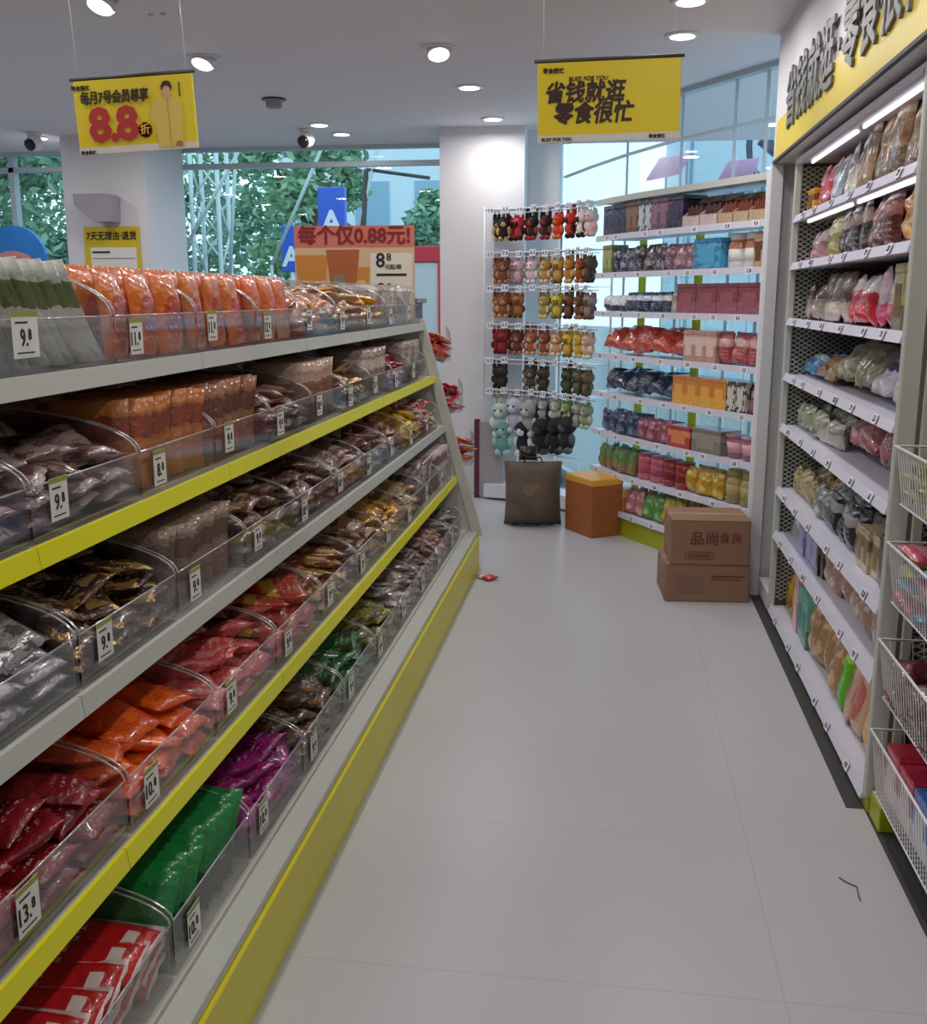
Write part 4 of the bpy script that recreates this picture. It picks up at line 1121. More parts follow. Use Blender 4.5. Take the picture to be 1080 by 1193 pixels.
# right end -> left end
Q = {
 7: [('tray', 'display_tray', '#b9a07c', '#7a3a2c', 'band', .14, .17, .18, 3, 'cream display tray with dark packs'),
     ('tray', 'display_tray', '#c8b4ae', '#4a2c28', 'band', .17, .18, .18, 2, 'pale pink display tray'),
     ('carton', 'gift_box', '#241c34', '#3a3050', 'band', .16, .19, .18, 1, 'black violet box'),
     ('carton', 'gift_box', '#6a4458', '#8a6478', 'band', .09, .19, .16, 2, 'mauve slim box'),
     ('carton', 'gift_box', '#1c2230', '#c0c8d0', 'blotch', .08, .19, .16, 2, 'black striped box'),
     ('carton', 'gift_box', '#6a4034', '#8a6050', 'band', .08, .19, .16, 2, 'brown slim box'),
     ('carton', 'gift_box', '#1a1c34', '#34385c', 'band', .09, .19, .16, 4, 'dark navy box')],
 6: [('carton', 'tea_box', '#b4946c', '#5c3c24', 'band', .09, .17, .14, 1, 'tan slim box'),
     ('jar', 'nut_jar', '#a86a40', '#d8d8d4', 'low', .17, .19, .17, 2, 'brown jar with white lid'),
     ('carton', 'storage_box', '#2c7ca4', '#4aa0c4', 'blotch', .30, .17, .17, 1, 'big teal blue box'),
     ('pouch', 'candy_bag', '#7a5460', '#b08c98', 'blotch', .15, .15, .06, 3, 'mauve bag'),
     ('pouch', 'candy_bag', '#30242c', '#8a8490', 'blotch', .15, .16, .06, 3, 'charcoal bag'),
     ('pouch', 'candy_bag', '#2a2c44', '#7c80a0', 'blotch', .14, .15, .06, 3, 'inky blue bag'),
     ('carton', 'tea_box', '#7c8044', '#a4a868', 'band', .09, .18, .12, 2, 'olive slim box')],
 5: [('carton', 'mooncake_box', '#7c3440', '#94505c', 'low', .20, .17, .15, 4, 'maroon carton'),
     ('pouch', 'wafer_bag', '#b8b0a4', '#706458', 'band', .10, .12, .05, 1, 'cream small bag'),
     ('pouch', 'wafer_bag', '#1e2c4a', '#c8ccd4', 'band', .13, .12, .06, 5, 'navy bag with white band'),
     ('pouch', 'wafer_bag', '#e0e2e6', '#2c3850', 'low', .14, .10, .06, 3, 'white bag with navy foot')],
 4: [('pouch', 'sweet_bag', '#a84448', '#c89c94', 'band', .15, .17, .07, 3, 'dusty red bag'),
     ('carton', 'cracker_box', '#bc8c80', '#d8bcae', 'band', .11, .18, .13, 3, 'pinkish beige box'),
     ('pouch', 'chilli_bag', '#b8381c', '#d4684c', 'blotch', .26, .18, .11, 5, 'large vermilion bag')],
 3: [('pouch', 'sweet_bag', '#8c4460', '#b07c90', 'band', .10, .15, .06, 1, 'wine pink bag'),
     ('carton', 'tea_box', '#2c2824', '#c8c4b8', 'blotch', .09, .17, .12, 2, 'black box with white print'),
     ('carton', 'juice_box', '#cc7c14', '#e0a440', 'low', .14, .17, .14, 4, 'orange carton'),
     ('pouch', 'chip_bag', '#1c2844', '#445070', 'blotch', .20, .16, .10, 6, 'dark navy bag')],
 2: [('cup', 'pudding_cup', '#b06c7c', '#d8a8b0', 'band', .12, .13, .12, 2, 'pink cup'),
     ('carton', 'tin_box', '#7c7468', '#948c80', 'band', .26, .14, .15, 1, 'grey olive box'),
     ('carton', 'biscuit_box', '#ac2c20', '#d87c4c', 'band', .22, .13, .14, 1, 'red box'),
     ('pouch', 'sweet_bag', '#8c3c4c', '#b87c88', 'blotch', .13, .13, .06, 3, 'berry red bag'),
     ('pouch', 'sweet_bag', '#22304c', '#5c6c8c', 'blotch', .14, .14, .07, 4, 'slate navy bag')],
 1: [('jar', 'pickle_jar', '#948444', '#b0a060', 'band', .15, .19, .15, 2, 'olive jar'),
     ('pouch', 'noodle_bag', '#c0941c', '#e0c468', 'blotch', .16, .15, .07, 3, 'golden noodle bag'),
     ('can', 'drink_can', '#a41c24', '#841018', 'band', .15, .16, .15, 2, 'deep red can'),
     ('can', 'drink_can', '#c8687c', '#b04c60', 'band', .17, .16, .17, 2, 'rose pink can'),
     ('pouch', 'noodle_bag', '#64803a', '#8a6a34', 'low', .14, .16, .06, 5, 'leaf green bag')],
 0: [('pouch', 'cookie_bag', '#8c7c3c', '#b8a868', 'blotch', .16, .15, .07, 3, 'khaki bag'),
     ('pouch', 'cookie_bag', '#a4542c', '#c88c50', 'blotch', .15, .16, .07, 2, 'rusty bag'),
     ('pouch', 'cookie_bag', '#c8a83c', '#8c6c24', 'blotch', .15, .17, .07, 2, 'straw yellow bag'),
     ('pouch', 'cookie_bag', '#4c8c3c', '#88b464', 'blotch', .15, .16, .07, 2, 'grass green bag'),
     ('pouch', 'cookie_bag', '#b8747c', '#d8b0b4', 'blotch', .13, .16, .06, 2, 'soft pink bag'),
     ('carton', 'juice_box', '#b87424', '#d8b064', 'top', .24, .15, .16, 2, 'amber carton with yellow top')],
}
for si, items in Q.items():
    tot = sum(i[5] * i[8] * (1 if i[0] != 'pouch' else .86) for i in items)
    sc = (SL - .10) / tot
    s_ = .05
    for (kind, name, base, acc, sty, w, h, t_, n, look) in items:
        for j in range(n):
            st = w * (1 if kind != 'pouch' else .86) * sc
            pp_, tg, nn = at(P, s_ + st / 2); s_ += st
            rz = atan2(-tg.y, -tg.x)
            fx = min(1.0, st / w * (.98 if kind != 'pouch' else 1.1))
            for row in range(2 if kind == 'pouch' else 1):
                me = pack_mesh(kind, name, base, acc, sty, w, h, t_, 1 + (j + row) % 3)
                dd = .025 + t_ / 2 + row * (t_ + .02)
                q2 = pp_ + nn * dd
                if kind == 'pouch':
                    big = 'vermilion' in look or 'dark navy' in look
                    a = (-.75 if big else -.12) + rnd(-.1, .1)
                    q2 = pp_ + nn * (dd + h / 2 * abs(sin(a)) * .8)
                    o = obj(name, me, None, (q2.x, q2.y, CZ[si] + h / 2 * cos(a) + t_ * .45 * abs(sin(a))), (a, rnd(-.05, .05), rz + rnd(-.08, .08)))
                    o.scale = (fx, 1, 1)
                else:
                    o = obj(name, me, None, (q2.x, q2.y, CZ[si]), (0, 0, rz))
                    o.scale = (fx, min(fx, .27 / t_) if kind in ('can', 'jar', 'cup') else 1, 1)
                tag(o, f'{look} on the {CW[si]} shelf of the curved window unit', 'packaged goods', f'{look}s, {CW[si]} curved shelf')

# ================================================================ toy rack at the left end of the curve
T = [(-.165, 7.16), (-.28, 7.34), (-.42, 7.50), (-.58, 7.63), (-.76, 7.73), (-.97, 7.79)]
TL = arclen(T)[-1]
TZ = [.86, 1.09, 1.35, 1.62, 1.87, 2.18]
tr = thing('toy_rack', 'clear and white wire rack of hanging toys in front of the central column', 'shop rack', (0, 0, 0))
for i, z in enumerate(TZ):
    s = MB().strip(T, .0, .16, z - .004, z).build('clear_shelf', M_edge, tr)
    MB().tube([(x, y, z) for x, y in T], .005, 6).tube([(x, y, z - .03) for x, y in T], .003, 6).build('front_rail', M_wire, s)
    if i < 5 or i == 5:
        hk = MB().tube([(x, y, z - .025) for x, y in offset(T, .07)], .003, 5)
        hk.build('hook_bar', M_wire, s)
    for j in range(9):
        if (i, j) in ((2, 5), (1, 6)): continue
        pp_, tg, nn = at(T, .05 + j * (TL - .1) / 8); q = pp_ - nn * .007
        shelf_tag(s, (q.x, q.y, z - .012 + .008 * (j % 2)), (radians(-8), 0, atan2(-tg.y, -tg.x)), PR[(i + j) % 8], .052, .048)
for k in (0, 2.5, 5):
    p = T[int(k)] if k != 2.5 else ((T[2][0] + T[3][0]) / 2, (T[2][1] + T[3][1]) / 2)
    n_ = at(T, TL * k / 5)[2]
    MB().tube([(p[0] + n_.x * .17, p[1] + n_.y * .17, 0.02), (p[0] + n_.x * .17, p[1] + n_.y * .17, 2.2)], .008, 8).build('rear_post', M_wire, tr)
MB().tube([(-.97, 7.79, .80), (-.97, 7.79, 2.2)], .005, 6).build('front_post', M_wire, tr)
MB().strip(T, .0, .20, .02, .12).build('base', M_steel, tr)
# clear acrylic tops, white panels catching the light at the rack's right
def toy_meshes(c1, c2, seed):
    """A small plush figure hung by a loop: body, head, ears, limbs and a bead chain."""
    def mk():
        r = random.Random(seed)
        body = MB().ball((0, 0, -.085), (.026, .022, .03)).ball((-.025, -.004, -.078), (.012, .010, .018), 1, 8, 6).ball((.025, -.004, -.078), (.012, .010, .018), 1, 8, 6)
        body.ball((-.014, -.008, -.112), (.012, .015, .011), 1, 8, 6).ball((.014, -.008, -.112), (.012, .015, .011), 1, 8, 6)
        head = MB().ball((0, -.002, -.04), (.031, .028, .027))
        ez = .008 + .012 * (seed % 3)
        head.ball((-.022, 0, -.022 + ez * .4), (.010, .007, .010 + ez), 0, 8, 6).ball((.022, 0, -.022 + ez * .4), (.010, .007, .010 + ez), 0, 8, 6)
        face = MB().ball((0, -.018, -.045), (.019, .014, .015), 0, 8, 6).ball((-.010, -.0295, -.038), .0035, 1, 6, 5).ball((.010, -.0295, -.038), .0035, 1, 6, 5)
        loop = MB().tube([(0, 0, -.014), (.004, 0, 0), (0, 0, .012), (-.004, 0, 0)], .0015, 5, closed=True)
        m1, m2 = mat(f'plush_{c1}', c1, .85), mat(f'plush_{c2}', c2, .85)
        return body.mesh('body', [m1, m2]), head.mesh('head', m1), face.mesh('face', [m2, M_black]), loop.mesh('loop', M_wire)
    return shape(('toy', c1, c2, seed), mk)
def hang_toy(s_, z, sc, c1, c2, seed, lab, grp, off=.04):
    pp_, tg, nn = at(T, s_); q = pp_ + nn * off
    t = thing('plush_keychain', lab, 'toy', (q.x, q.y, z), atan2(-tg.y, -tg.x) + rnd(-.3, .3), grp)
    t.scale = (sc, sc, sc)
    for nm, me in zip(('body', 'head', 'face', 'loop'), toy_meshes(c1, c2, seed)):
        obj(nm, me, t)
TOYS = {5: [('#d8c4c0', '#e8b0b0', 'pink white'), ('#e8d4cc', '#2c1c1c', 'white'), ('#c8301c', '#2a1414', 'red'), ('#d43c14', '#e07830', 'orange red'), ('#2a1a18', '#a02c1c', 'black and red'), ('#241818', '#b0341c', 'black and red'), ('#c4343c', '#1c1414', 'crimson'), ('#1e1616', '#c8a064', 'black')],
        4: [('#4a3c30', '#302420', 'dark brown'), ('#8c4a24', '#b87c44', 'chestnut'), ('#b07c34', '#d8b05c', 'honey'), ('#c49c50', '#8c5a28', 'wheat'), ('#b88850', '#e0c890', 'caramel'), ('#d8c0c4', '#e8e0dc', 'pale pink'), ('#d0b0b8', '#a8848c', 'rosy'), ('#7c4a30', '#b07c58', 'brown')],
        3: [('#8c7c70', '#5c4c44', 'grey brown'), ('#6c4030', '#a07458', 'cocoa'), ('#7c4a34', '#3c2018', 'walnut'), ('#c8b440', '#8c6c2c', 'yellow'), ('#a48c50', '#d8c890', 'sand'), None, ('#a4683c', '#6c3c20', 'ginger'), ('#8c5430', '#c89468', 'toffee')],
        2: [('#c8a88c', '#e4d4c0', 'cream'), ('#c8a83c', '#d8c070', 'mustard'), ('#d0b044', '#8c6428', 'golden'), ('#c89870', '#e8d8b8', 'biscuit'), ('#8c4830', '#c08c68', 'russet'), ('#a05c3c', '#d8a880', 'terracotta'), ('#6c342c', '#a87460', 'mahogany'), ('#98202c', '#601018', 'berry red')],
        1: [('#6c6044', '#484028', 'khaki'), ('#6a6248', '#4a4430', 'olive'), ('#4c5438', '#30381f', 'moss green'), None, ('#4c3c30', '#2c221c', 'dark umber'), ('#54443a', '#8c7c6c', 'drab'), None, ('#38302c', '#1c1816', 'charcoal')],
        0: [('#8c9478', '#b8c0a0', 'sage'), ('#a4a89c', '#7c8074', 'ash'), ('#88a068', '#c0d0a0', 'lime grey'), ('#a8b098', '#d8dccc', 'pale green'), ('#98a0a0', '#c8d0d0', 'silver'), ('#b8b8b0', '#8c8c84', 'stone'), ('#b0c08c', '#d8e0c0', 'soft lime'), ('#9ca890', '#ccd4c0', 'celadon')]}
TW = ['lowest', 'second lowest', 'third lowest', 'third highest', 'second highest', 'highest']
for i, row in TOYS.items():
    for j, spec in enumerate(row):
        if not spec: continue
        c1, c2, cn = spec
        for dbl in range(2):
            hang_toy(.07 + (j + .45 * dbl) * (TL - .16) / 7.4, TZ[i] - .035, 1.55, c1, c2, j % 3 + dbl * 3, f'{cn} plush keychain in the {TW[i]} row of the toy rack', f'{cn} plush keychains, {TW[i]} row', .035 + .05 * dbl)
# larger plush under the hooks, hung from the lowest bar
def plush(name, lab, s_, z, sc, c1, c2, seed, off=.02, grp=None):
    pp_, tg, nn = at(T, s_); q = pp_ + nn * off
    t = thing(name, lab, 'toy', (q.x, q.y, z), atan2(-tg.y, -tg.x), grp); t.scale = (sc,) * 3
    for nm, me in zip(('body', 'head', 'face', 'loop'), toy_meshes(c1, c2, seed)): obj(nm, me, t)
for k, (s_, z, c1, c2, lab) in enumerate(((.92, .66, '#a8bcb8', '#d0dcd8', 'pale grey green plush toy low at the left of the toy rack'), (.80, .70, '#b4b4c4', '#d4d4e0', 'lilac grey plush toy beside the pale green one'), (.90, .52, '#6c9c98', '#a0c4c0', 'teal plush toy lowest at the left of the toy rack'), (.68, .68, '#9c9ca0', '#c4c4c8', 'grey plush toy in the middle below the toy rack'), (.72, .53, '#1c1c20', '#e0e0e0', 'black and white plush toy below the grey one'), (.55, .56, '#18181c', '#3c3c40', 'solid black plush toy at the lower middle of the rack'), (.40, .58, '#1a1a1e', '#2c2c30', 'black plush toy right of the solid black one'), (.28, .60, '#222226', '#5c5c60', 'charcoal plush toy at the lower right of the toy rack'))):
    plush('plush_toy', lab, s_, z + .14, 2.5, c1, c2, k % 3)
t = thing('wire_tray', 'white wire tray under the black plush toys', 'tray', (-.45, 7.40, .40), radians(-45))
wv = MB().tube([(-.22, -.12, 0), (.22, -.12, 0), (.22, .12, 0), (-.22, .12, 0)], .004, 6, closed=True)
for i in range(1, 12): wv.tube([(-.22 + .44 * i / 12, -.12, 0), (-.22 + .44 * i / 12, .12, 0)], .0022, 4)
wv.build('wire_grid', M_wire, t)
for sx in (-.21, .21):
    for sy in (-.11, .11): MB().tube([(sx, sy, 0), (sx, sy, -.40)], .005, 6).build('leg', M_wire, t)
# ================================================================ cartons and bits on the floor
M_card = mat('brown_cardboard', '#95725a', .75, var=(9, '#876550'))
M_cardp = mat('carton_print', '#5e3a2c', .7)
M_cardr = mat('carton_print_red', '#7c3a2c', .7)
M_tape = mat('parcel_tape', '#a88a6c', .35)
def carton(lab, loc, w, d, h, rz, prints):
    t = thing('cardboard_carton', lab, 'cardboard box', loc, rz, None)
    MB().box((-w / 2, -d / 2, 0), (w / 2, d / 2, h - .004), 0, .005).build('body', M_card, t)
    for s in (-1, 1):
        MB().box((-w / 2, -d / 2 if s < 0 else .002, h - .004), (w / 2, -.002 if s < 0 else d / 2, h), 0, .002).build('top_flap', M_card, t)
    MB().box((-w / 2 - .0006, -.025, h * .80), (w / 2 + .0006, .025, h + .0008)).build('tape', M_tape, t)
    for (s, size, x, z, m) in prints:
        text('print', s, size, m, t, (x, -d / 2 - .0012, z), FACE_CAM, .001)
    return t
low = carton('lower brown carton on the floor beneath another carton', (.505, 5.40, 0), .43, .36, .198, radians(4), [])
MB().box((.02, -.1818, .135), (.19, -.1805, .142)).box((.02, -.1818, .12), (.17, -.1805, .124)).build('print_line', M_cardp, low)
MB().box((-.16, -.1816, .05), (-.02, -.1805, .14)).build('print_block', mat('faded_carton_print', '#836253', .75), low)
top = carton('upper brown carton with printed characters, stacked on another carton', (.515, 5.39, .1985), .40, .34, .235, radians(3), [('品尚', .075, -.03, .135, M_cardp), ('食', .06, .07, .14, M_cardr), ('良', .06, .13, .14, M_cardr)])
fr = MB()
for a, b_ in (((-.125, .03), (.02, .033)), ((-.125, .067), (.02, .07)), ((-.125, .03), (-.122, .07)), ((.017, .03), (.02, .07))):
    fr.box((a[0], -.1715, a[1]), (b_[0], -.1702, b_[1]))
fr.build('print_frame', M_cardp, top)
MB().box((-.11, -.1714, .042), (.004, -.1703, .047)).box((-.11, -.1714, .053), (.004, -.1703, .058)).build('print_line', M_cardp, top)

# brown sack and basket before the toy rack
t = thing('paper_sack', 'dark olive brown paper sack on the floor below the toy rack', 'sack', (-.52, 6.95, 0), radians(6))
sk = pouch_mb(.40, .44, .22, 5, 10, 12, 5.0); sk.v = [(x, y * (1.0 if z < .1 else .8), z + .22) for x, y, z in sk.v]
sk.build('bag_body', mat('sack_paper', '#5f5142', .8, bump=(14, .5)), t)
MB().tube([(-.07, 0, .42), (-.05, 0, .47), (.05, 0, .47), (.07, 0, .42)], .006, 6).build('handle', M_black, t)
MB().box((-.08, -.125, .17), (.04, -.117, .30)).build('printed_patch', mat('sack_patch', '#7d6a55', .7), t)
t = thing('folded_fan', 'black crumpled plastic bag on top of the olive brown sack', 'plastic bag', (-.56, 7.0, .44))
t.name = 'plastic_bag'
c = pouch_mb(.13, .10, .07, 9); c.v = [(x, y, z + .05) for x, y, z in c.v]; c.build('bag_film', mat('black_film', '#1a1614', .3), t)
t = thing('display_board', 'maroon edged narrow board leaning against the central column', 'board', (-.98, 7.86, 0), radians(-4))
MB().box((-.07, -.02, 0), (-.03, .02, .62)).build('maroon_edge', mat('maroon_board', '#5a2430', .5), t)
MB().box((-.03, -.015, .02), (.16, .015, .60)).build('grey_sheet', mat('grey_board', '#a09a9c', .5), t)
t = thing('orange_carton', 'orange yellow display carton at the left foot of the curved unit', 'carton', (-.10, 6.78, 0), radians(-57))
MB().box((-.17, -.12, 0), (.17, .12, .34), 0, .005).build('body', mat('carton_rust', '#9c5a2a', .6), t)
MB().box((-.172, -.122, .34), (.172, .122, .385), 0, .004).build('lid', mat('carton_gold', '#d8a030', .45), t)

# fallen red packet, thread
q = obj('candy_packet', pack_mesh('pouch', 'candy_packet', '#b81c22', '#d8d0c8', 'band', .08, .11, .025, 1), None, (-.66, 5.50, .013), (-pi / 2, 0, .8)); tag(q, 'red packet fallen on the floor beside the far foot of the left rack', 'snack packet')
th = MB().tube([(.652, 2.64, .002), (.668, 2.615, .003), (.690, 2.60, .002), (.685, 2.56, .0025), (.684, 2.535, .002)], .0018, 6).build('thread', mat('thread_grey', '#55524f', .8))
tag(th, 'short bent dark thread lying on the pale floor', 'thread')

# counter with grey box behind the rack end
t = thing('service_counter', 'low brown counter behind the far end of the left rack', 'counter', (-1.95, 8.45, 0))
MB().box((-.35, -.2, 0), (.35, .2, 1.50), 0, .005).build('cabinet', mat('counter_front', '#6b655e', .6), t)
MB().box((-.38, -.23, 1.50), (.38, .23, 1.54), 0, .005).build('worktop', mat('counter_wood', '#7c6a52', .45), t)
t = thing('grey_terminal', 'grey box with pale blue side on the counter by the window', 'terminal', (-1.82, 8.42, 1.54), radians(-15))
MB().box((-.13, -.10, 0), (.13, .10, .21), 0, .01).build('housing', mat('terminal_grey', '#6f6f76', .5), t)
MB().box((.06, -.103, .02), (.12, -.10, .19)).build('side_stripe', mat('terminal_blue', '#8c9cc0', .5), t)
# blue round cut-out by the far left window
t = thing('round_sign', 'blue round cut-out with a pink patch at the left edge window', 'sign', (-5.04, 8.3, 1.20))
d_ = MB().lathe([(0, -.02), (.28, -.02), (.28, .02), (0, .02)], 36, smooth=False); d_.v = [(x * 1.0, z_, y + .66) for x, y, z_ in d_.v]; d_.build('blue_disc', mat('sign_blue', '#2c7cc8', .4), t)
d_ = MB().lathe([(0, -.025), (.15, -.025), (.15, -.021)], 24, smooth=False); d_.v = [(x * 1.3 - .02, z_, y * .75 + .62) for x, y, z_ in d_.v]; d_.build('pink_patch', mat('sign_pink', '#c88c8c', .5), t)
MB().tube([(0, 0, -1.18), (0, 0, .5)], .015, 8).build('pole', M_steel, t)
MB().lathe([(.18, -1.2), (.18, -1.185), (.02, -1.17)], 24).build('foot', M_steel, t)

# ================================================================ outside the windows
struct(MB().box((-40, 9.0, -.3), (30, 60, -.15)).build('ground_street', mat('pavement', '#8d9494', .9)))
M_bark = mat('bark', '#5c5648', .9)
def tree(lab, x, y, h, r, c, seed, palm=False, name='street_tree'):
    rr = random.Random(seed)
    t = thing(name, lab, 'tree', (x, y, -.15), rr.uniform(0, 6))
    tk = MB().tube([(0, 0, 0), (.1 * rr.uniform(-1, 1), 0, h * .35), (.2 * rr.uniform(-1, 1), .1, h * .7)], [.14, .11, .06], 8)
    for k in range(5):
        a = rr.uniform(0, 6.28)
        tk.tube([(0, 0, h * (.3 + .08 * k)), (cos(a) * r * .5, sin(a) * r * .5, h * (.5 + .08 * k))], [.05, .02], 6)
    tk.build('trunk', M_bark, t)
    cr = MB()
    clumps = [(rr.uniform(-.75, .75) * r, rr.uniform(-.75, .75) * r, h * rr.uniform(.38, .98), rr.uniform(.3, .55) * r) for _ in range(16)]
    for i in range(int(3600 * r + 900)):
        cx, cy, cz, cr_ = rr.choice(clumps)
        v = Vector((rr.gauss(0, 1), rr.gauss(0, 1), rr.gauss(0, .8))).normalized() * cr_ * rr.uniform(.5, 1)
        p = Vector((cx, cy, cz)) + v
        a = Vector((rr.gauss(0, 1), rr.gauss(0, 1), rr.gauss(-.3, .6))).normalized()
        b_ = a.cross(Vector((rr.gauss(0, 1), rr.gauss(0, 1), rr.gauss(0, 1)))).normalized()
        s = rr.uniform(.05, .11)
        cr.add([p - a * s, p + b_ * s * .45, p + a * s, p - b_ * s * .45], [(0, 1, 2, 3)], 0)
    cr.build('crown', mat(f'leaf_{c}', c, .6, var=(3, '#6f9478')), t)
for i, (x, y, h, r, c, lab) in enumerate(((-8.4, 13, 4.6, 1.5, '#7fae8e', 'bushy dark green tree outside behind the left window'),
        (-5.6, 10.9, 3.7, .75, '#76a588', 'green tree outside between the two left columns'),
        (-7.2, 17.0, 5.2, 1.6, '#8ab898', 'tall green tree behind the lattice mast'),
        (-4.35, 14.6, 4.3, .9, '#93bd8c', 'lighter green tree outside left of the blue sign'),
        (-2.75, 14.9, 3.2, .45, '#8cb89a', 'small sparse tree outside beside the central column'),
        (-11.2, 17.5, 6.0, 1.8, '#86b294', 'large tree farthest left outside'))):
    tree(lab, x, y, h, r, c, i + 3)
t = thing('lattice_mast', 'pale steel lattice mast outside the middle window', 'mast', (-4.72, 11.9, -.15))
ms = MB()
for (dx, dy) in ((-.16, -.16), (.16, -.16), (.16, .16), (-.16, .16)): ms.tube([(dx, dy, 0), (dx, dy, 3.35)], .028, 6)
ms.build('corner_posts', mat('pale_steel', '#c8d4d4', .5), t)
br = MB()
for k in range(8):
    z0, z1 = .4 * k, .4 * (k + 1)
    for (a, b_) in (((-.16, -.16), (.16, -.16)), ((.16, -.16), (.16, .16)), ((.16, .16), (-.16, .16)), ((-.16, .16), (-.16, -.16))):
        p, q = (a, b_) if k % 2 else (b_, a)
        br.tube([(*p, z0), (*q, z1)], .014, 5)
br.build('lattice_braces', mat('pale_steel', '#c8d4d4', .5), t)
for n, (x0, z0, x1, z1) in enumerate(((-5.0, 1.8, -4.0, 3.3), (-4.3, 1.7, -4.15, 3.2), (-3.8, 1.9, -3.1, 3.3), (-2.9, 1.9, -2.55, 3.2), (-2.7, 2.9, -2.0, 2.8))):
    q = MB().tube([(x0, 11.3, z0), (x1, 11.3, z1)], .02, 6)
    if n == 4: q.tube([(-2.7, 11.3, 2.9), (-2.9, 11.3, -.15)], .03, 6)
    else: q.tube([(x0, 11.3, z0), (x0, 11.3, -.15)], .02, 6)
    tag(q.build('street_pole', mat('pale_pole', '#b8c4c0', .6) if n != 4 else M_dark), ['leaning pale pole right of the lattice mast outside', 'thin upright pale pole outside the middle window', 'slanted pale pole behind the blue sign outside', 'pale pole by the white building outside', 'dark pole with crossbar near the central column outside'][n], 'pole')
def letter_sign(lab, x, y, z, w, h, ch):
    t = thing('blue_sign', lab, 'sign', (x, y, -.15))
    MB().box((-w / 2, -.05, z - h / 2 + .15), (w / 2, .05, z + h / 2 + .15), 0, .01).build('board', mat('sign_blue_deep', '#3460cc', .4), t)
    text('letter', ch, h * .6, mat('sign_white', '#e8ecf0', .5), t, (0, -.055, z + .05), FACE_CAM, .01)
    MB().tube([(0, .0, 0), (0, .0, z)], .04, 8).build('post', M_steel, t)
letter_sign('blue sign with white letter A outside the middle window', -3.25, 11.9, 2.48, .32, .60, 'A')
letter_sign('lower blue sign peeping out left of the price poster', -3.74, 11.9, 2.10, .24, .52, 'A')
t = thing('white_building', 'white building with flat roof outside beside the central column', 'building', (-6.0, 24, -.15))
MB().box((-1.8, 0, 0), (4.6, 4, 6.0)).build('wall', mat('building_white', '#d2dfe6', .8), t)
MB().box((-1.9, -.1, 6.0), (4.7, 4.1, 6.2)).build('roof', mat('building_roof', '#8ca0ac', .8), t)
for i in range(4):
    for j in range(2):
        MB().box((-1.4 + i * 1.4, -.03, 1.2 + j * 2.0), (-.6 + i * 1.4, .0, 2.3 + j * 2.0)).build('window_opening', mat('building_window', '#8fb0c4', .3), t)
t = thing('red_kiosk', 'red and white kiosk outside left of the central column', 'kiosk', (-2.15, 12.1, -.15), 0)
MB().box((-.35, 0, 0), (.22, .5, 2.1), 0, .01).build('body', mat('kiosk_white', '#c8c4c0', .6), t)
MB().box((-.37, -.03, 2.1), (.24, .53, 2.28), 0, .01).build('fascia', mat('kiosk_red', '#c82c3c', .5), t)
MB().box((.10, -.02, 1.2), (.21, -.001, 2.1)).build('red_panel', mat('kiosk_red', '#c82c3c', .5), t)
# parked car
t = thing('parked_car', 'white car roof showing behind the rack outside the middle window', 'car', (-4.6, 12.25, -.15))
prof = [(-1.9, .35), (1.9, .35), (1.95, .75), (1.75, .95), (1.05, 1.05), (.55, 1.95), (-.9, 2.0), (-1.6, 1.15), (-1.95, 1.0)]
MB().prism([(x * .5, z) for x, z in prof], 1, -.1, 1.1).build('body', mat('car_white', '#d4dce0', .25), t)
MB().prism([(.46, 1.10), (.25, 1.85), (-.40, 1.88), (-.66, 1.2)], 1, -.105, 1.105).build('side_glass', mat('car_glass', '#39454c', .15), t)
for x in (-.6, .6):
    w_ = MB().lathe([(0, -.1), (.30, -.1), (.30, .1), (0, .1)], 20); w_.v = [(a + x, c, b_ + .3) for a, b_, c in w_.v]; w_.build('wheel', M_black, t)
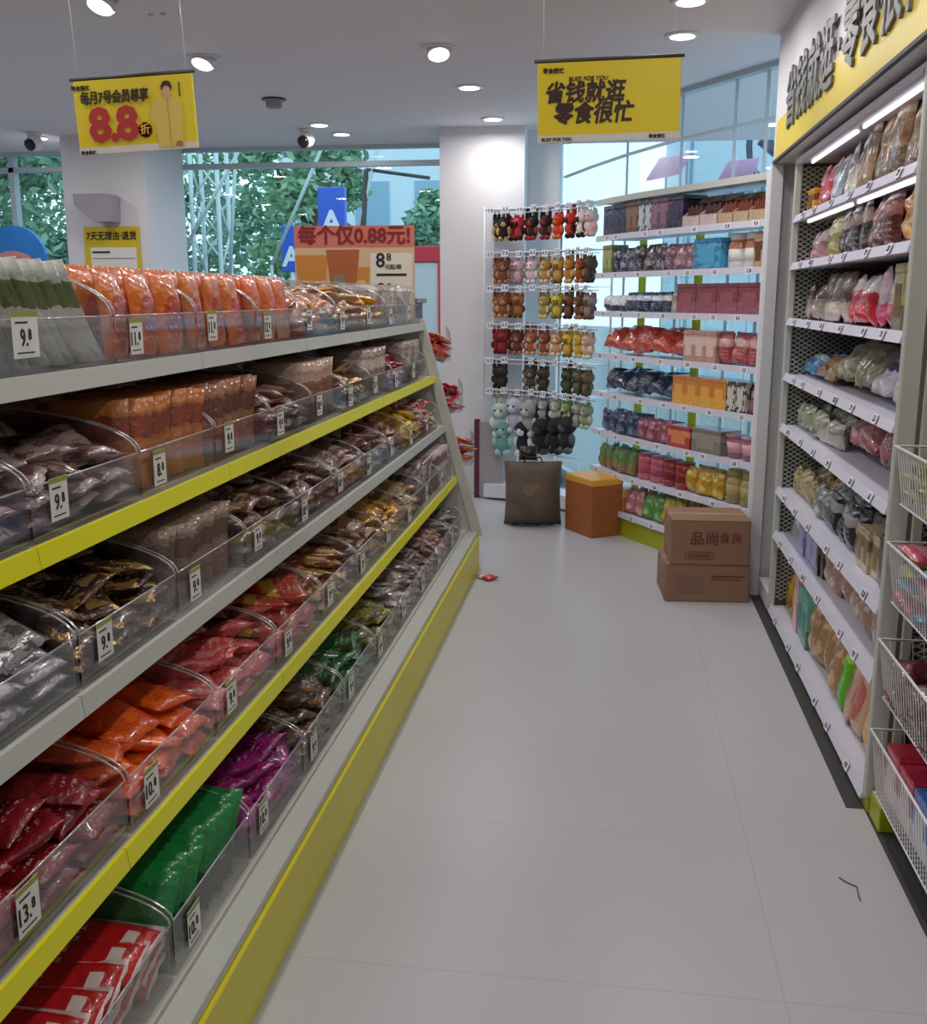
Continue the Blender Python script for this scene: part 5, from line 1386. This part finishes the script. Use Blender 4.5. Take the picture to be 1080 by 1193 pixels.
# building and awnings beyond the curved glass
t = thing('pale_building', 'pale blue panelled building beyond the corner glass', 'building', (6.5, 17, -.15), radians(-30))
MB().box((-6.5, 0, 0), (6, 4, 9)).build('wall', mat('pale_blue_wall', '#c2dbe7', .7), t)
for i in range(7): MB().box((-6 + i * 1.8, -.03, 0), (-5.95 + i * 1.8, 0, 9)).build('panel_joint', mat('joint_blue', '#7ca0b4', .7), t)
MB().box((-6.5, -.06, 3.4), (6, 0, 3.55)).build('ledge', mat('ledge_dark', '#6c8c9c', .7), t)
for n, (x, y, z) in enumerate(((.40, 9.0, 2.50), (.96, 9.0, 2.46))):
    t = thing('pink_awning', ['left pink slanted awning beyond the corner glass above the shelves', 'right pink slanted awning beyond the corner glass above the shelves'][n], 'awning', (x, y, z), 0)
    MB().add([(-.17 + dx, dy, dz) for dx, dy, dz in ((0, -.12, 0), (.27, -.12, .05), (.36, .12, .22), (.11, .12, .19), (0, -.11, -.02), (.27, -.11, .03), (.36, .13, .20), (.11, .13, .17))], [(0, 1, 2, 3), (7, 6, 5, 4), (0, 4, 5, 1), (1, 5, 6, 2), (2, 6, 7, 3), (3, 7, 4, 0)]).build('canopy', mat('awning_pink', '#d8a0c4', .6), t)
    for sx, dz in ((.0, .17), (.17, .18)): MB().tube([(sx, .13, dz), (sx, .13, -2.60)], .012, 6).build('post', mat('awning_post', '#c0d4dc', .5), t)
t = thing('street_antenna', 'dark antenna mast with fittings beyond the corner glass', 'mast', (1.62, 10.4, -.15))
MB().tube([(0, 0, 0), (0, 0, 3.6)], .05, 8).build('mast_pole', mat('antenna_grey', '#5c7484', .5), t)
MB().tube([(-.3, 0, 3.15), (.25, .1, 2.75)], .06, 6).tube([(-.15, 0, 2.4), (.25, 0, 2.7)], .04, 6).build('arm', mat('antenna_dark', '#2c4458', .5), t)
MB().tube([(-.25 + .16 * cos(k * pi / 8), 0, 3.1 + .3 * sin(k * pi / 8)) for k in range(16)], .03, 6, closed=True).build('ring', mat('antenna_dark', '#2c4458', .5), t)
